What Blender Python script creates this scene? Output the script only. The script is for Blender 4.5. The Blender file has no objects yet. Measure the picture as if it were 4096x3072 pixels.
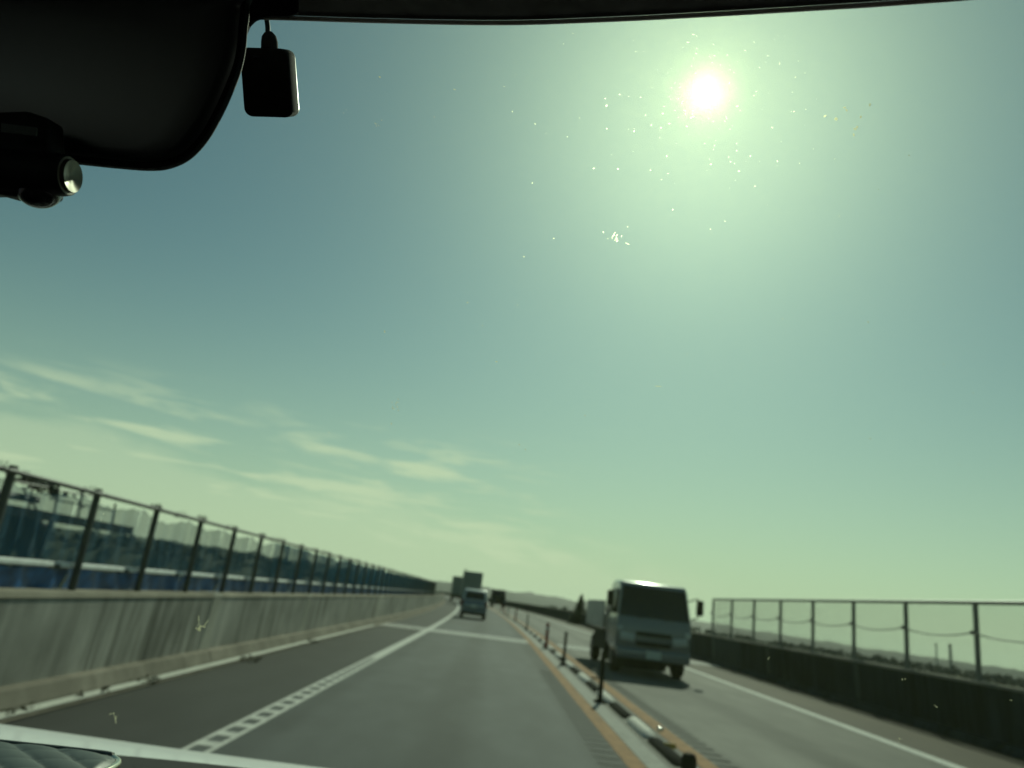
import bpy, bmesh, math, random
from mathutils import Vector, Matrix, noise
random.seed(7)
R = math.radians
scn = bpy.context.scene
col = scn.collection

# ------------------------------------------------------------------ camera, sky, sun, exposure
FPX = 2965.0                                   # focal length in pixels of the 4096 px wide photograph
EYE = Vector((0, 0, 1.3))
CR = Vector((0.992727, -0.026325, 0.117472))   # camera right / down / forward in world axes
CD = Vector((0.120166, 0.275636, -0.953722))
CF = Vector((-0.007273, 0.960902, 0.276794))
M3 = Matrix((CR, CD, CF))
CRw = Vector((M3[0][0], M3[0][1], M3[0][2])); CDw = Vector(M3[1]); CFw = Vector(M3[2])
cam_data = bpy.data.cameras.new('camera')
cam = bpy.data.objects.new('camera', cam_data)
col.objects.link(cam)
up = -CDw
rot = Matrix((CRw, up, -CFw)).transposed()
cam.matrix_world = Matrix.Translation(EYE) @ rot.to_4x4()
cam_data.sensor_width = 36.0
cam_data.lens = 36.0 * FPX / 4096
cam_data.clip_start = 0.02
cam_data.clip_end = 20000
cam_data.dof.use_dof = True
cam_data.dof.focus_distance = 0.33
cam_data.dof.aperture_fstop = 12.5
scn.camera = cam

SUN_EL, SUN_AZ = R(38.1), R(13.65)
sun_dir = Vector((math.sin(SUN_AZ) * math.cos(SUN_EL), math.cos(SUN_AZ) * math.cos(SUN_EL), math.sin(SUN_EL)))

world = bpy.data.worlds.new('World')
scn.world = world
world.use_nodes = True
nt = world.node_tree
for n in list(nt.nodes): nt.nodes.remove(n)
def wn(t, **k):
    n = nt.nodes.new(t)
    for a, b in k.items(): setattr(n, a, b)
    return n
def wl(a, b): nt.links.new(a, b)
def wmath(op, a, b=None, c=None, clamp=False):
    n = wn('ShaderNodeMath', operation=op); n.use_clamp = clamp
    for i, v in enumerate((a, b, c)):
        if v is None: continue
        if isinstance(v, (int, float)): n.inputs[i].default_value = v
        else: wl(v, n.inputs[i])
    return n.outputs[0]
SKY_STRENGTH = 0.094
out = wn('ShaderNodeOutputWorld')
bg = wn('ShaderNodeBackground'); bg.inputs['Strength'].default_value = SKY_STRENGTH
sky = wn('ShaderNodeTexSky', sky_type='NISHITA')
sky.sun_disc = False
sky.sun_elevation = SUN_EL; sky.sun_rotation = SUN_AZ
sky.air_density = 1.0; sky.dust_density = 1.0; sky.ozone_density = 1.5; sky.altitude = 30
tc = wn('ShaderNodeTexCoord')
sep = wn('ShaderNodeSeparateXYZ'); wl(tc.outputs['Generated'], sep.inputs[0])
el = wmath('ARCSINE', sep.outputs['Z'])
az = wmath('ARCTAN2', sep.outputs['X'], sep.outputs['Y'])
# warm hazy band that whitens and yellows the sky towards the horizon, all the way round
hz = wmath('POWER', wmath('SUBTRACT', 1.0, wmath('DIVIDE', wmath('ABSOLUTE', el), 0.54), clamp=True), 2.7)
sunward = wmath('ADD', 0.68, wmath('MULTIPLY', wmath('COSINE', wmath('SUBTRACT', az, SUN_AZ)), 0.32))   # the warm band fades away from the sun
tint = wn('ShaderNodeMix', data_type='RGBA'); wl(wmath('MULTIPLY', hz, sunward), tint.inputs[0])
mult = wn('ShaderNodeMix', data_type='RGBA', blend_type='MULTIPLY'); mult.inputs[0].default_value = 1
wl(sky.outputs[0], mult.inputs[6]); mult.inputs[7].default_value = (0.56, 0.715, 0.67, 1)
wl(mult.outputs[2], tint.inputs[6]); tint.inputs[7].default_value = (7.3, 8.3, 6.6, 1)
# thin high cloud in wisps, low in the sky
def cloud(sa, se, tilt, off, lo, hi, det=5.0):
    u = wmath('MULTIPLY', az, sa)
    v = wmath('MULTIPLY', wmath('ADD', wmath('ADD', el, R(2.4)), wmath('MULTIPLY', az, tilt)), se)
    cv = wn('ShaderNodeCombineXYZ'); wl(u, cv.inputs[0]); wl(v, cv.inputs[1]); cv.inputs[2].default_value = off
    nz = wn('ShaderNodeTexNoise'); nz.inputs['Scale'].default_value = 1; nz.inputs['Detail'].default_value = det
    nz.inputs['Roughness'].default_value = 0.55; nz.inputs['Distortion'].default_value = 0.35
    wl(cv.outputs[0], nz.inputs['Vector'])
    mr = wn('ShaderNodeMapRange', interpolation_type='SMOOTHSTEP')
    wl(nz.outputs[0], mr.inputs[0]); mr.inputs[1].default_value = lo; mr.inputs[2].default_value = hi
    return mr.outputs[0]
def band(x, a, b, c, d):
    m1 = wn('ShaderNodeMapRange', interpolation_type='SMOOTHSTEP'); wl(x, m1.inputs[0]); m1.inputs[1].default_value = R(a); m1.inputs[2].default_value = R(b)
    m2 = wn('ShaderNodeMapRange', interpolation_type='SMOOTHSTEP'); wl(x, m2.inputs[0]); m2.inputs[1].default_value = R(c); m2.inputs[2].default_value = R(d)
    return wmath('MULTIPLY', m1.outputs[0], wmath('SUBTRACT', 1.0, m2.outputs[0]))
c1 = wmath('MULTIPLY', wmath('MULTIPLY', cloud(7, 50, 0.03, 3.1, 0.46, 0.66, 8), band(az, -70, -50, -4, 8)), band(el, 2, 5, 8.5, 13))
# a bank of thin cloud low in the sky, its upper edge sinking to the right
cvb = wn('ShaderNodeCombineXYZ'); wl(wmath('MULTIPLY', az, 7), cvb.inputs[0]); wl(wmath('MULTIPLY', el, 16), cvb.inputs[1])
nb = wn('ShaderNodeTexNoise'); nb.inputs['Scale'].default_value = 1; nb.inputs['Detail'].default_value = 6; wl(cvb.outputs[0], nb.inputs['Vector'])
eb_ = wmath('ADD', wmath('ADD', el, wmath('MULTIPLY', az, 0.11)), wmath('MULTIPLY', wmath('SUBTRACT', nb.outputs[0], 0.5), R(6.5)))
bm_ = wn('ShaderNodeMapRange', interpolation_type='SMOOTHSTEP'); wl(eb_, bm_.inputs[0]); bm_.inputs[1].default_value = R(3.3); bm_.inputs[2].default_value = R(5.2); bm_.inputs[3].default_value = 1; bm_.inputs[4].default_value = 0
c3 = wmath('MULTIPLY', bm_.outputs[0], band(az, -75, -50, 8, 20))
c4 = wmath('MULTIPLY', wmath('MULTIPLY', cloud(6, 30, 0.09, 14.2, 0.42, 0.60, 6), band(eb_, 1.8, 3.2, 4.0, 5.6)), band(az, -22, -8, 4, 14))
cl = wmath('MAXIMUM', wmath('MULTIPLY', c1, 0.75), wmath('MAXIMUM', wmath('MULTIPLY', c3, 0.36), wmath('MULTIPLY', c4, 0.72)))
cmix = wn('ShaderNodeMix', data_type='RGBA'); wl(cl, cmix.inputs[0]); wl(tint.outputs[2], cmix.inputs[6])
cmix.inputs[7].default_value = (9.3, 9.5, 7.6, 1)
# the sun itself
sv = wn('ShaderNodeVectorMath', operation='DOT_PRODUCT'); wl(tc.outputs['Generated'], sv.inputs[0]); sv.inputs[1].default_value = sun_dir
disc = wmath('GREATER_THAN', sv.outputs['Value'], math.cos(R(0.3)))
add = wn('ShaderNodeMix', data_type='RGBA', blend_type='ADD'); add.inputs[0].default_value = 1
sc_ = wn('ShaderNodeVectorMath', operation='SCALE'); sc_.inputs[0].default_value = (900, 850, 760); wl(disc, sc_.inputs['Scale'])
wl(cmix.outputs[2], add.inputs[6]); wl(sc_.outputs[0], add.inputs[7])
wl(add.outputs[2], bg.inputs['Color']); wl(bg.outputs[0], out.inputs['Surface'])

sl = bpy.data.lights.new('sun', 'SUN')
sl.energy = 3.9; sl.angle = R(0.53); sl.color = (1.0, 0.94, 0.86)
so = bpy.data.objects.new('sun', sl); col.objects.link(so)
so.rotation_euler = sun_dir.to_track_quat('Z', 'Y').to_euler()
so.location = (20, 60, 60)

vs = scn.view_settings
vs.view_transform = 'Standard'; vs.look = 'None'; vs.exposure = 0.0; vs.gamma = 1.0; vs.use_curve_mapping = False
scn.render.engine = 'CYCLES'
cy = scn.cycles
cy.use_denoising = True
cy.max_bounces = 6; cy.diffuse_bounces = 3; cy.glossy_bounces = 3; cy.transmission_bounces = 4
cy.transparent_max_bounces = 48; cy.volume_bounces = 0
cy.caustics_reflective = False; cy.caustics_refractive = False
cy.sample_clamp_indirect = 4.0

# ------------------------------------------------------------------ helpers
def pxray(px, py):
    return (CRw * ((px - 2048) / FPX) + CDw * ((py - 1536) / FPX) + CFw)
def at(px, py, depth):                          # the point seen at a pixel, at a depth in metres along the optical axis
    return EYE + pxray(px, py) * depth
def ground(px, py, z=0.0):
    r = pxray(px, py); return EYE + r * ((z - EYE.z) / r.z)
def bend(y):                                    # the carriageway swings left in the distance
    return -0.000392 * max(0.0, y - 21.6) ** 2

class MB:
    def __init__(s): s.v = []; s.f = []; s.m = []
    def add(s, vs, fs, mi=0):
        b = len(s.v); s.v += [tuple(v) for v in vs]; s.f += [tuple(b + i for i in f) for f in fs]; s.m += [mi] * len(fs); return s
    def box(s, c, d, M=None, mi=0):
        x, y, z = d[0] / 2, d[1] / 2, d[2] / 2
        vs = [Vector((a, b, e)) for a in (-x, x) for b in (-y, y) for e in (-z, z)]
        if M: vs = [M @ v for v in vs]
        vs = [v + Vector(c) for v in vs]
        return s.add(vs, [(0, 1, 3, 2), (4, 6, 7, 5), (0, 4, 5, 1), (2, 3, 7, 6), (0, 2, 6, 4), (1, 5, 7, 3)], mi)
    def tube(s, pts, r, n=8, mi=0, cap=True):
        pts = [Vector(p) for p in pts]; rs = r if isinstance(r, (list, tuple)) else [r] * len(pts)
        b = len(s.v); prev = None
        for i, p in enumerate(pts):
            t = (pts[min(i + 1, len(pts) - 1)] - pts[max(i - 1, 0)]).normalized()
            a = prev if prev is not None else Vector((0, 0, 1) if abs(t.z) < .9 else (1, 0, 0))
            u = t.cross(a).normalized(); w = u.cross(t).normalized(); prev = w
            for k in range(n):
                g = 2 * math.pi * k / n
                s.v.append(tuple(p + (u * math.cos(g) + w * math.sin(g)) * rs[i]))
        for i in range(len(pts) - 1):
            for k in range(n):
                s.f.append((b + i * n + k, b + i * n + (k + 1) % n, b + (i + 1) * n + (k + 1) % n, b + (i + 1) * n + k)); s.m.append(mi)
        if cap:
            s.f.append(tuple(b + k for k in reversed(range(n)))); s.m.append(mi)
            s.f.append(tuple(b + (len(pts) - 1) * n + k for k in range(n))); s.m.append(mi)
        return s
    def prism(s, poly, off, mi=0):              # planar polygon swept by a vector
        n = len(poly); off = Vector(off)
        vs = [Vector(p) for p in poly] + [Vector(p) + off for p in poly]
        fs = [tuple(range(n)), tuple(reversed(range(n, 2 * n)))] + [(i, i + n, (i + 1) % n + n, (i + 1) % n) for i in range(n)]
        return s.add(vs, fs, mi)
    def sweep(s, prof, ys, fx=bend, mi=0, closed=True):   # cross-section (x, z) along the road
        n = len(prof); b = len(s.v)
        for y in ys:
            for (x, z) in prof: s.v.append((x + fx(y), y, z))
        for i in range(len(ys) - 1):
            for k in range(n if closed else n - 1):
                s.f.append((b + i * n + k, b + (i + 1) * n + k, b + (i + 1) * n + (k + 1) % n, b + i * n + (k + 1) % n)); s.m.append(mi)
        if closed:
            s.f.append(tuple(b + k for k in range(n))); s.m.append(mi)
            s.f.append(tuple(b + (len(ys) - 1) * n + k for k in reversed(range(n)))); s.m.append(mi)
        return s
    def mesh(s, name, mats, smooth=False, bevel=0, seg=2, fix=True):
        me = bpy.data.meshes.new(name); me.from_pydata(s.v, [], s.f)
        mats = mats if isinstance(mats, (list, tuple)) else [mats]
        for m in mats: me.materials.append(m)
        for p, i in zip(me.polygons, s.m): p.material_index = i
        if fix or bevel:
            bm = bmesh.new(); bm.from_mesh(me)
            if fix: bmesh.ops.recalc_face_normals(bm, faces=bm.faces)
            if bevel:
                es = [e for e in bm.edges if len(e.link_faces) == 2 and e.calc_face_angle(0) > 0.35]
                bmesh.ops.bevel(bm, geom=es, offset=bevel, segments=seg, profile=.5, affect='EDGES', clamp_overlap=True)
            bm.to_mesh(me); bm.free()
        if smooth:
            for p in me.polygons: p.use_smooth = True
            if smooth != 'all':
                me.set_sharp_from_angle(angle=R(smooth if smooth is not True else 40))
        return me
    def build(s, name, mats, parent=None, **k):
        return link(name, s.mesh(name, mats, **k), parent)
def link(name, me, parent=None, loc=None):
    o = bpy.data.objects.new(name, me); col.objects.link(o)
    if parent is not None:
        o.parent = parent
        o.matrix_parent_inverse = parent_inv(parent)
    if loc is not None: o.location = loc
    return o
def world_of(o):
    m = Matrix.LocRotScale(o.location, o.rotation_euler, o.scale)
    return world_of(o.parent) @ o.matrix_parent_inverse @ m if o.parent else m
def parent_inv(p): return world_of(p).inverted()
def empty(name, loc, rz=0):
    o = bpy.data.objects.new(name, None); col.objects.link(o); o.location = loc; o.rotation_euler = (0, 0, rz); o.empty_display_size = .2
    return o
def tag(o, label=None, cat=None, group=None, kind=None):
    for k, v in (('label', label), ('category', cat), ('group', group), ('kind', kind)):
        if v: o[k] = v
    return o
def setting(o, kind='structure'): o['kind'] = kind; return o
def kids(o): return [c for c in ALLKIDS.get(o.name, [])]
def copy_tree(o, parent=None):
    c = o.copy(); col.objects.link(c)
    if parent is not None: c.parent = parent
    for ch in list(o.children): copy_tree(ch, c)
    return c
def catmull(pts, n=6, closed=False):
    pts = [Vector(p) for p in pts]; o = []; N = len(pts)
    for i in range(N if closed else N - 1):
        g = lambda j: pts[j % N] if closed else pts[max(0, min(N - 1, j))]
        p0, p1, p2, p3 = g(i - 1), g(i), g(i + 1), g(i + 2)
        for k in range(n):
            t = k / n
            o.append(.5 * ((2 * p1) + (p2 - p0) * t + (2 * p0 - 5 * p1 + 4 * p2 - p3) * t * t + (3 * p1 - p0 - 3 * p2 + p3) * t ** 3))
    if not closed: o.append(pts[-1])
    return o
def drange(a, b, st):
    o = []; x = a
    while x < b - 1e-6: o.append(x); x += st
    return o + [b]

# ------------------------------------------------------------------ materials
class MT:
    def __init__(s, name):
        s.m = bpy.data.materials.new(name); s.m.use_nodes = True; s.t = s.m.node_tree
        s.b = s.t.nodes['Principled BSDF']; s.o = s.t.nodes['Material Output']
    def n(s, t, **k):
        n = s.t.nodes.new(t)
        for a, b in k.items(): setattr(n, a, b)
        return n
    def l(s, a, b): s.t.links.new(a, b)
    def noise(s, scale, detail=4, coord='Object', stretch=(1, 1, 1), rough=.55, loc=(0, 0, 0)):
        tc = s.n('ShaderNodeTexCoord'); mp = s.n('ShaderNodeMapping'); mp.inputs['Scale'].default_value = stretch; mp.inputs['Location'].default_value = loc
        nz = s.n('ShaderNodeTexNoise'); nz.inputs['Scale'].default_value = scale; nz.inputs['Detail'].default_value = detail; nz.inputs['Roughness'].default_value = rough
        s.l(tc.outputs[coord], mp.inputs[0]); s.l(mp.outputs[0], nz.inputs['Vector']); return nz.outputs[0]
    def ramp(s, x, stops):
        r = s.n('ShaderNodeValToRGB'); e = r.color_ramp.elements
        while len(e) < len(stops): e.new(.5)
        for i, (p, c) in enumerate(stops): e[i].position = p; e[i].color = (*c, 1) if len(c) == 3 else c
        s.l(x, r.inputs[0]); return r.outputs[0]
    def mix(s, f, a, b, bt='MIX'):
        n = s.n('ShaderNodeMix', data_type='RGBA', blend_type=bt)
        for i, v in ((0, f), (6, a), (7, b)):
            if isinstance(v, (int, float)): n.inputs[i].default_value = v
            elif isinstance(v, tuple): n.inputs[i].default_value = (*v, 1)
            else: s.l(v, n.inputs[i])
        return n.outputs[2]
    def bump(s, h, st=.3, d=.01):
        b = s.n('ShaderNodeBump'); b.inputs['Strength'].default_value = st; b.inputs['Distance'].default_value = d
        s.l(h, b.inputs['Height']); s.l(b.outputs[0], s.b.inputs['Normal']); return s
    def set(s, color=None, rough=None, metal=None, spec=None, coat=None):
        for k, v in (('Base Color', color), ('Roughness', rough), ('Metallic', metal), ('Specular IOR Level', spec), ('Coat Weight', coat)):
            if v is None: continue
            if isinstance(v, tuple): s.b.inputs[k].default_value = (*v, 1)
            elif isinstance(v, (int, float)): s.b.inputs[k].default_value = v
            else: s.l(v, s.b.inputs[k])
        return s
def plain(name, c, rough=.6, metal=0, var=.18, scale=6, spec=.5, coat=0):
    t = MT(name); nz = t.noise(scale, 3)
    lo = tuple(x * (1 - var) for x in c); hi = tuple(min(1, x * (1 + var)) for x in c)
    return t.set(t.ramp(nz, [(.3, lo), (.7, hi)]), rough, metal, spec, coat).m
def asphalt(name, c, tracks=()):
    t = MT(name)
    a = t.noise(.35, 5, stretch=(1, .25, 1)); b = t.noise(2.2, 6, stretch=(1, .35, 1)); g = t.noise(95, 3)
    base = t.ramp(a, [(.3, tuple(x * .70 for x in c)), (.7, tuple(x * 1.25 for x in c))])
    base = t.mix(.5, base, t.ramp(b, [(.35, (.55, .55, .55)), (.65, (1, 1, 1))]), 'MULTIPLY')
    base = t.mix(.5, base, t.ramp(g, [(.3, (.6, .6, .6)), (.7, (1.25, 1.25, 1.2))]), 'MULTIPLY')
    if tracks:                                  # oil darkened lane centre between the two worn wheel tracks
        tc = t.n('ShaderNodeTexCoord'); sp = t.n('ShaderNodeSeparateXYZ'); t.l(tc.outputs['Object'], sp.inputs[0])
        wob = t.noise(.5, 3, stretch=(1, .2, 1), loc=(9, 2, 0))
        for (x0, w, dk) in tracks:
            m1 = t.n('ShaderNodeMath', operation='ADD'); t.l(sp.outputs[0], m1.inputs[0]); m1.inputs[1].default_value = -x0
            m2 = t.n('ShaderNodeMath', operation='ABSOLUTE'); t.l(m1.outputs[0], m2.inputs[0])
            m3 = t.n('ShaderNodeMath', operation='MULTIPLY_ADD'); t.l(wob, m3.inputs[0]); m3.inputs[1].default_value = .5; t.l(m2.outputs[0], m3.inputs[2])
            r = t.n('ShaderNodeMapRange', interpolation_type='SMOOTHSTEP'); t.l(m3.outputs[0], r.inputs[0])
            r.inputs[1].default_value = w * .4 + .2; r.inputs[2].default_value = w + .3; r.inputs[3].default_value = 1; r.inputs[4].default_value = 0
            base = t.mix(r.outputs[0], base, t.mix(1, base, (dk, dk, dk), 'MULTIPLY'))
    t.set(base, .8, spec=.18); t.bump(g, .35, .004); return t.m
def concrete(name, c, streak=.6, lo=.35):
    t = MT(name)
    a = t.noise(1.1, 5); g = t.noise(40, 4)
    st = t.noise(1, 6, stretch=(3.2, 3.2, .34), rough=.6); st2 = t.noise(1, 5, stretch=(9, 9, .6), loc=(3, 1, 7), rough=.6)
    pm = t.ramp(t.noise(.45, 3, loc=(5, 2, 1)), [(.36, (0, 0, 0)), (.58, (1, 1, 1))])
    base = t.ramp(a, [(.3, tuple(x * .66 for x in c)), (.7, tuple(x * 1.2 for x in c))])
    drip = t.mix(1, t.ramp(st, [(.40, (lo, lo * 1.02, lo)), (.56, (1, 1, 1))]), t.ramp(st2, [(.34, (.45, .45, .43)), (.52, (1, 1, 1))]), 'MULTIPLY')
    f = t.n('ShaderNodeMath', operation='MULTIPLY_ADD'); t.l(pm, f.inputs[0]); f.inputs[1].default_value = streak * .75; f.inputs[2].default_value = streak * .25
    base = t.mix(f.outputs[0], base, drip, 'MULTIPLY') if False else t.mix(f.outputs[0], base, t.mix(1, base, drip, 'MULTIPLY'))
    t.set(base, .9, spec=.12); t.bump(g, .4, .006); return t.m
def rubber(name, c, rough=.8): return plain(name, c, rough, var=.25, scale=20, spec=.15)
M = {}
M['lane'] = asphalt('asphalt_lane', (.090, .097, .101), ((-.3, .35, .72), (1.25, .25, .6), (-1.75, .2, .75)))
M['lane_far'] = asphalt('asphalt_oncoming', (.155, .152, .138), ((4.0, .4, .70), (2.5, .2, .6)))
M['shoulder'] = asphalt('asphalt_shoulder', (.037, .038, .038))
M['shoulder_r'] = asphalt('asphalt_shoulder_brown', (.062, .050, .036))
def paint(name, c, wear=.5):
    t = MT(name); a = t.noise(7, 6); b = t.noise(40, 4)
    base = t.ramp(a, [(.28, tuple(x * (1 - wear) for x in c)), (.55, c)])
    base = t.mix(.5, base, t.ramp(b, [(.3, (.65, .65, .65)), (.6, (1, 1, 1))]), 'MULTIPLY')
    return t.set(base, .8, spec=.15).m
M['white_line'] = paint('white_road_paint', (.56, .56, .52), .25)
M['orange_line'] = paint('orange_road_paint', (.29, .15, .058), .55)
M['pale_strip'] = paint('pale_concrete_strip', (.30, .30, .275), .3)
M['groove'] = plain('rumble_groove', (.05, .05, .048), .9)
M['gutter'] = concrete('gutter_concrete', (.24, .215, .18), .45, .55)
M['kerb_edge'] = paint('kerb_edge_concrete', (.55, .55, .5), .2)
M['wall'] = concrete('barrier_concrete', (.42, .405, .365), .72, .25)
M['wall_cap'] = concrete('barrier_cap', (.27, .245, .20), .3, .6)
M['joint'] = concrete('joint_concrete', (.46, .44, .38), .2, .7)
M['wall_r'] = concrete('barrier_concrete_shaded', (.034, .044, .049), .9, .3)  # shade of the backlit wall put into a darker concrete colour
M['joint_r'] = concrete('shaded_joint_concrete', (.085, .095, .09), .4, .6)  # joint concrete darkened in step with the shaded wall
M['steel_dark'] = plain('weathered_steel', (.045, .05, .05), .55, .3)
M['galv'] = plain('galvanised_steel', (.15, .155, .15), .5, .4)
M['black_rubber'] = plain('black_rubber', (.012, .013, .013), .95, var=.25, scale=20, spec=.05)
M['red_rubber'] = rubber('red_rubber', (.28, .03, .03))
M['cream_rubber'] = rubber('cream_rubber', (.62, .60, .54))
M['yellow_refl'] = plain('yellow_reflector', (.55, .36, .05), .25)
M['white_refl'] = plain('white_reflector', (.55, .55, .5), .3)
M['chrome'] = plain('bright_metal', (.75, .74, .7), .12, 1, .05)
M['white_rail'] = plain('white_painted_rail', (.86, .86, .83), .45)
M['blue_sheet'] = plain('blue_tarpaulin', (.010, .095, .27), .4, var=.5, scale=9)
M['truck_shaded_white'] = plain('truck_shaded_white_paint', (.16, .17, .175), .2, var=.05, scale=2, coat=.5)  # white paint greyed, its colour carries the shade on the front
M['gate'] = plain('bed_gate_grey', (.40, .38, .36), .6)
M['truck_dark'] = plain('truck_chassis', (.012, .013, .015), .85, spec=.15)
M['glass_dark'] = plain('vehicle_glass', (.006, .009, .011), .05, var=.05, spec=.4)
M['lamp'] = plain('lamp_lens', (.45, .47, .45), .1, var=.05)
M['tyre'] = plain('tyre_rubber', (.011, .011, .012), .9, spec=.12)
M['rim'] = plain('wheel_rim', (.35, .36, .36), .35, .8)
M['plate'] = plain('number_plate', (.55, .57, .5), .4, var=.05)
M['silver'] = plain('silver_paint', (.13, .15, .17), .28, .5, var=.05, scale=2, coat=.6)
M['sunlit_silver'] = plain('sunlit_silver_paint', (.42, .44, .43), .3, .2, var=.05, scale=2, coat=.5)  # silver lightened: sunlight on the roof put into its colour
M['tail'] = plain('tail_lamp', (.16, .012, .012), .2)
M['box_grey'] = plain('box_body_grey', (.16, .19, .18), .5, var=.1, scale=1)
M['bonnet'] = plain('white_car_paint', (.80, .80, .78), .45, var=.03, scale=2, coat=.5)
M['trim'] = plain('black_cabin_plastic', (.010, .0105, .0105), .75, var=.2, scale=30, spec=.25)
M['lining'] = plain('grey_headlining', (.16, .16, .145), .95, var=.2, scale=60, spec=.1)
M['edge_trim'] = plain('pale_edge_trim', (.5, .47, .42), .4)
M['mirror_frame'] = plain('mirror_rim_plastic', (.004, .0042, .0043), .7, var=.1, spec=.12)
M['mirror_face'] = plain('dark_reflection_mirror_face', (.006, .011, .0105), .28, var=.1, spec=.7)  # reflection of the dark cabin put into the base colour
M['cam_plastic'] = plain('dashcam_plastic', (.008, .009, .0092), .6, var=.15, scale=40, spec=.15)
M['cam_label'] = plain('dashcam_label', (.04, .055, .045), .6)
M['gold_metal'] = plain('brushed_cap_metal', (.62, .58, .46), .2, 1, .05)
M['ring'] = plain('dull_gold_ring', (.16, .15, .11), .5)
M['case'] = plain('receiver_case', (.016, .0165, .015), .85, var=.3, scale=200, spec=.06)
M['gloss_black'] = plain('gloss_black', (.010, .011, .011), .18, var=.05)
M['dash_fuzz'] = plain('dashboard_mat', (.012, .012, .012), .95, var=.6, scale=400)
M['navy'] = plain('dark_blue_plastic', (.010, .014, .022), .4, var=.05)
M['sock'] = plain('conifer_bark', (.05, .04, .03), .9)

def leafmat(name, c):
    t = MT(name); a = t.noise(.6, 4); b = t.noise(6, 3)
    base = t.ramp(a, [(.3, tuple(x * .6 for x in c)), (.7, tuple(x * 1.35 for x in c))])
    base = t.mix(.4, base, t.ramp(b, [(.3, (.6, .6, .6)), (.7, (1.2, 1.2, 1.1))]), 'MULTIPLY')
    return t.set(base, .8, spec=.2).m
M['forest'] = leafmat('forest_leaves', (.07, .095, .06))
M['forest_far'] = leafmat('far_forest_leaves', (.045, .06, .045))
M['conifer'] = leafmat('conifer_leaves', (.035, .045, .03))
M['weed'] = leafmat('weeds', (.06, .055, .025))
def groundmat():
    t = MT('fields'); a = t.noise(.02, 5); b = t.noise(.15, 4)
    base = t.ramp(a, [(.35, (.055, .065, .03)), (.5, (.09, .085, .045)), (.65, (.05, .07, .035))])
    base = t.mix(.5, base, t.ramp(b, [(.3, (.6, .6, .6)), (.7, (1.2, 1.2, 1.2))]), 'MULTIPLY')
    return t.set(base, .95, spec=.1).m
M['fields'] = groundmat()
M['embank'] = leafmat('embankment_grass', (.06, .07, .03))

def netmat():
    t = MT('blue_green_netting')
    t.set((.012, .095, .175), .7, spec=.2)
    tr = t.n('ShaderNodeBsdfTransparent'); tr.inputs[0].default_value = (1, 1, 1, 1)
    tl = t.n('ShaderNodeBsdfTranslucent'); tl.inputs[0].default_value = (.015, .13, .22, 1)
    ad = t.n('ShaderNodeMixShader'); ad.inputs[0].default_value = .35
    t.l(t.b.outputs[0], ad.inputs[1]); t.l(tl.outputs[0], ad.inputs[2])
    a = t.noise(2.2, 4, stretch=(1, 1, .5)); mr = t.n('ShaderNodeMapRange'); t.l(a, mr.inputs[0]); mr.inputs[1].default_value = .3; mr.inputs[2].default_value = .7
    mr.inputs[3].default_value = .46; mr.inputs[4].default_value = .66
    mx = t.n('ShaderNodeMixShader'); t.l(mr.outputs[0], mx.inputs[0]); t.l(tr.outputs[0], mx.inputs[1]); t.l(ad.outputs[0], mx.inputs[2])
    t.l(mx.outputs[0], t.o.inputs['Surface']); return t.m
M['net'] = netmat()

def screenmat():                                # green tinted windscreen: tint at the surface, forward scattering by the film of dust on it
    t = MT('tinted_windscreen'); t.t.nodes.remove(t.b)
    tr = t.n('ShaderNodeBsdfTransparent'); tr.inputs[0].default_value = (.79, .875, .775, 1)
    t.l(tr.outputs[0], t.o.inputs['Surface'])
    v1 = t.n('ShaderNodeVolumeScatter'); v1.inputs['Color'].default_value = (.90, .97, .45, 1); v1.inputs['Density'].default_value = DUST_WIDE; v1.inputs['Anisotropy'].default_value = .80
    v2 = t.n('ShaderNodeVolumeScatter'); v2.inputs['Color'].default_value = (1, 1, .9, 1); v2.inputs['Density'].default_value = DUST_CORE; v2.inputs['Anisotropy'].default_value = .98
    ad = t.n('ShaderNodeAddShader'); t.l(v1.outputs[0], ad.inputs[0]); t.l(v2.outputs[0], ad.inputs[1])
    t.l(ad.outputs[0], t.o.inputs['Volume']); return t.m
DUST_WIDE, DUST_CORE = 2.5, 0.36
M['screen'] = screenmat()
def dustmat():                                  # half clear grains: most of the light goes on forwards, so they sparkle near the sun
    t = MT('dust_and_insect_marks'); t.t.nodes.remove(t.b)
    tl = t.n('ShaderNodeBsdfTranslucent'); tl.inputs[0].default_value = (.8, .78, .55, 1)
    rf = t.n('ShaderNodeBsdfRefraction'); rf.inputs[0].default_value = (.36, .36, .24, 1); rf.inputs['Roughness'].default_value = .75; rf.inputs['IOR'].default_value = 1.33
    ad = t.n('ShaderNodeMixShader'); ad.inputs[0].default_value = .6
    t.l(tl.outputs[0], ad.inputs[1]); t.l(rf.outputs[0], ad.inputs[2]); t.l(ad.outputs[0], t.o.inputs['Surface']); return t.m
M['dust'] = dustmat()

# ------------------------------------------------------------------ land
TILT = -0.0245                                  # the banked road leans left against the level land
def tz(x, y=0): return -7.0 + TILT * x
gm = MB()
gx = [-2600, -1000, -400, -150, -60, -20, 20, 60, 150, 400, 1000, 2600]; gy = [-300, -50, 50, 150, 300, 600, 1200, 2600]
for y in gy:
    for x in gx: gm.v.append((x, y, tz(x)))
for i in range(len(gy) - 1):
    for j in range(len(gx) - 1):
        a = i * len(gx) + j; gm.f.append((a, a + 1, a + len(gx) + 1, a + len(gx))); gm.m.append(0)
setting(gm.build('ground', M['fields']))
ys_road = drange(-14, 20, 6) + drange(24, 330, 6)
eb = MB()
eb.sweep([(-4.4, .0), (-4.4, -.4), (-16, -6.7), (20, -7.6), (8.3, -.4), (8.3, 0), (2, -.35)], ys_road)
setting(eb.build('embankment', M['embank']))

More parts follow.
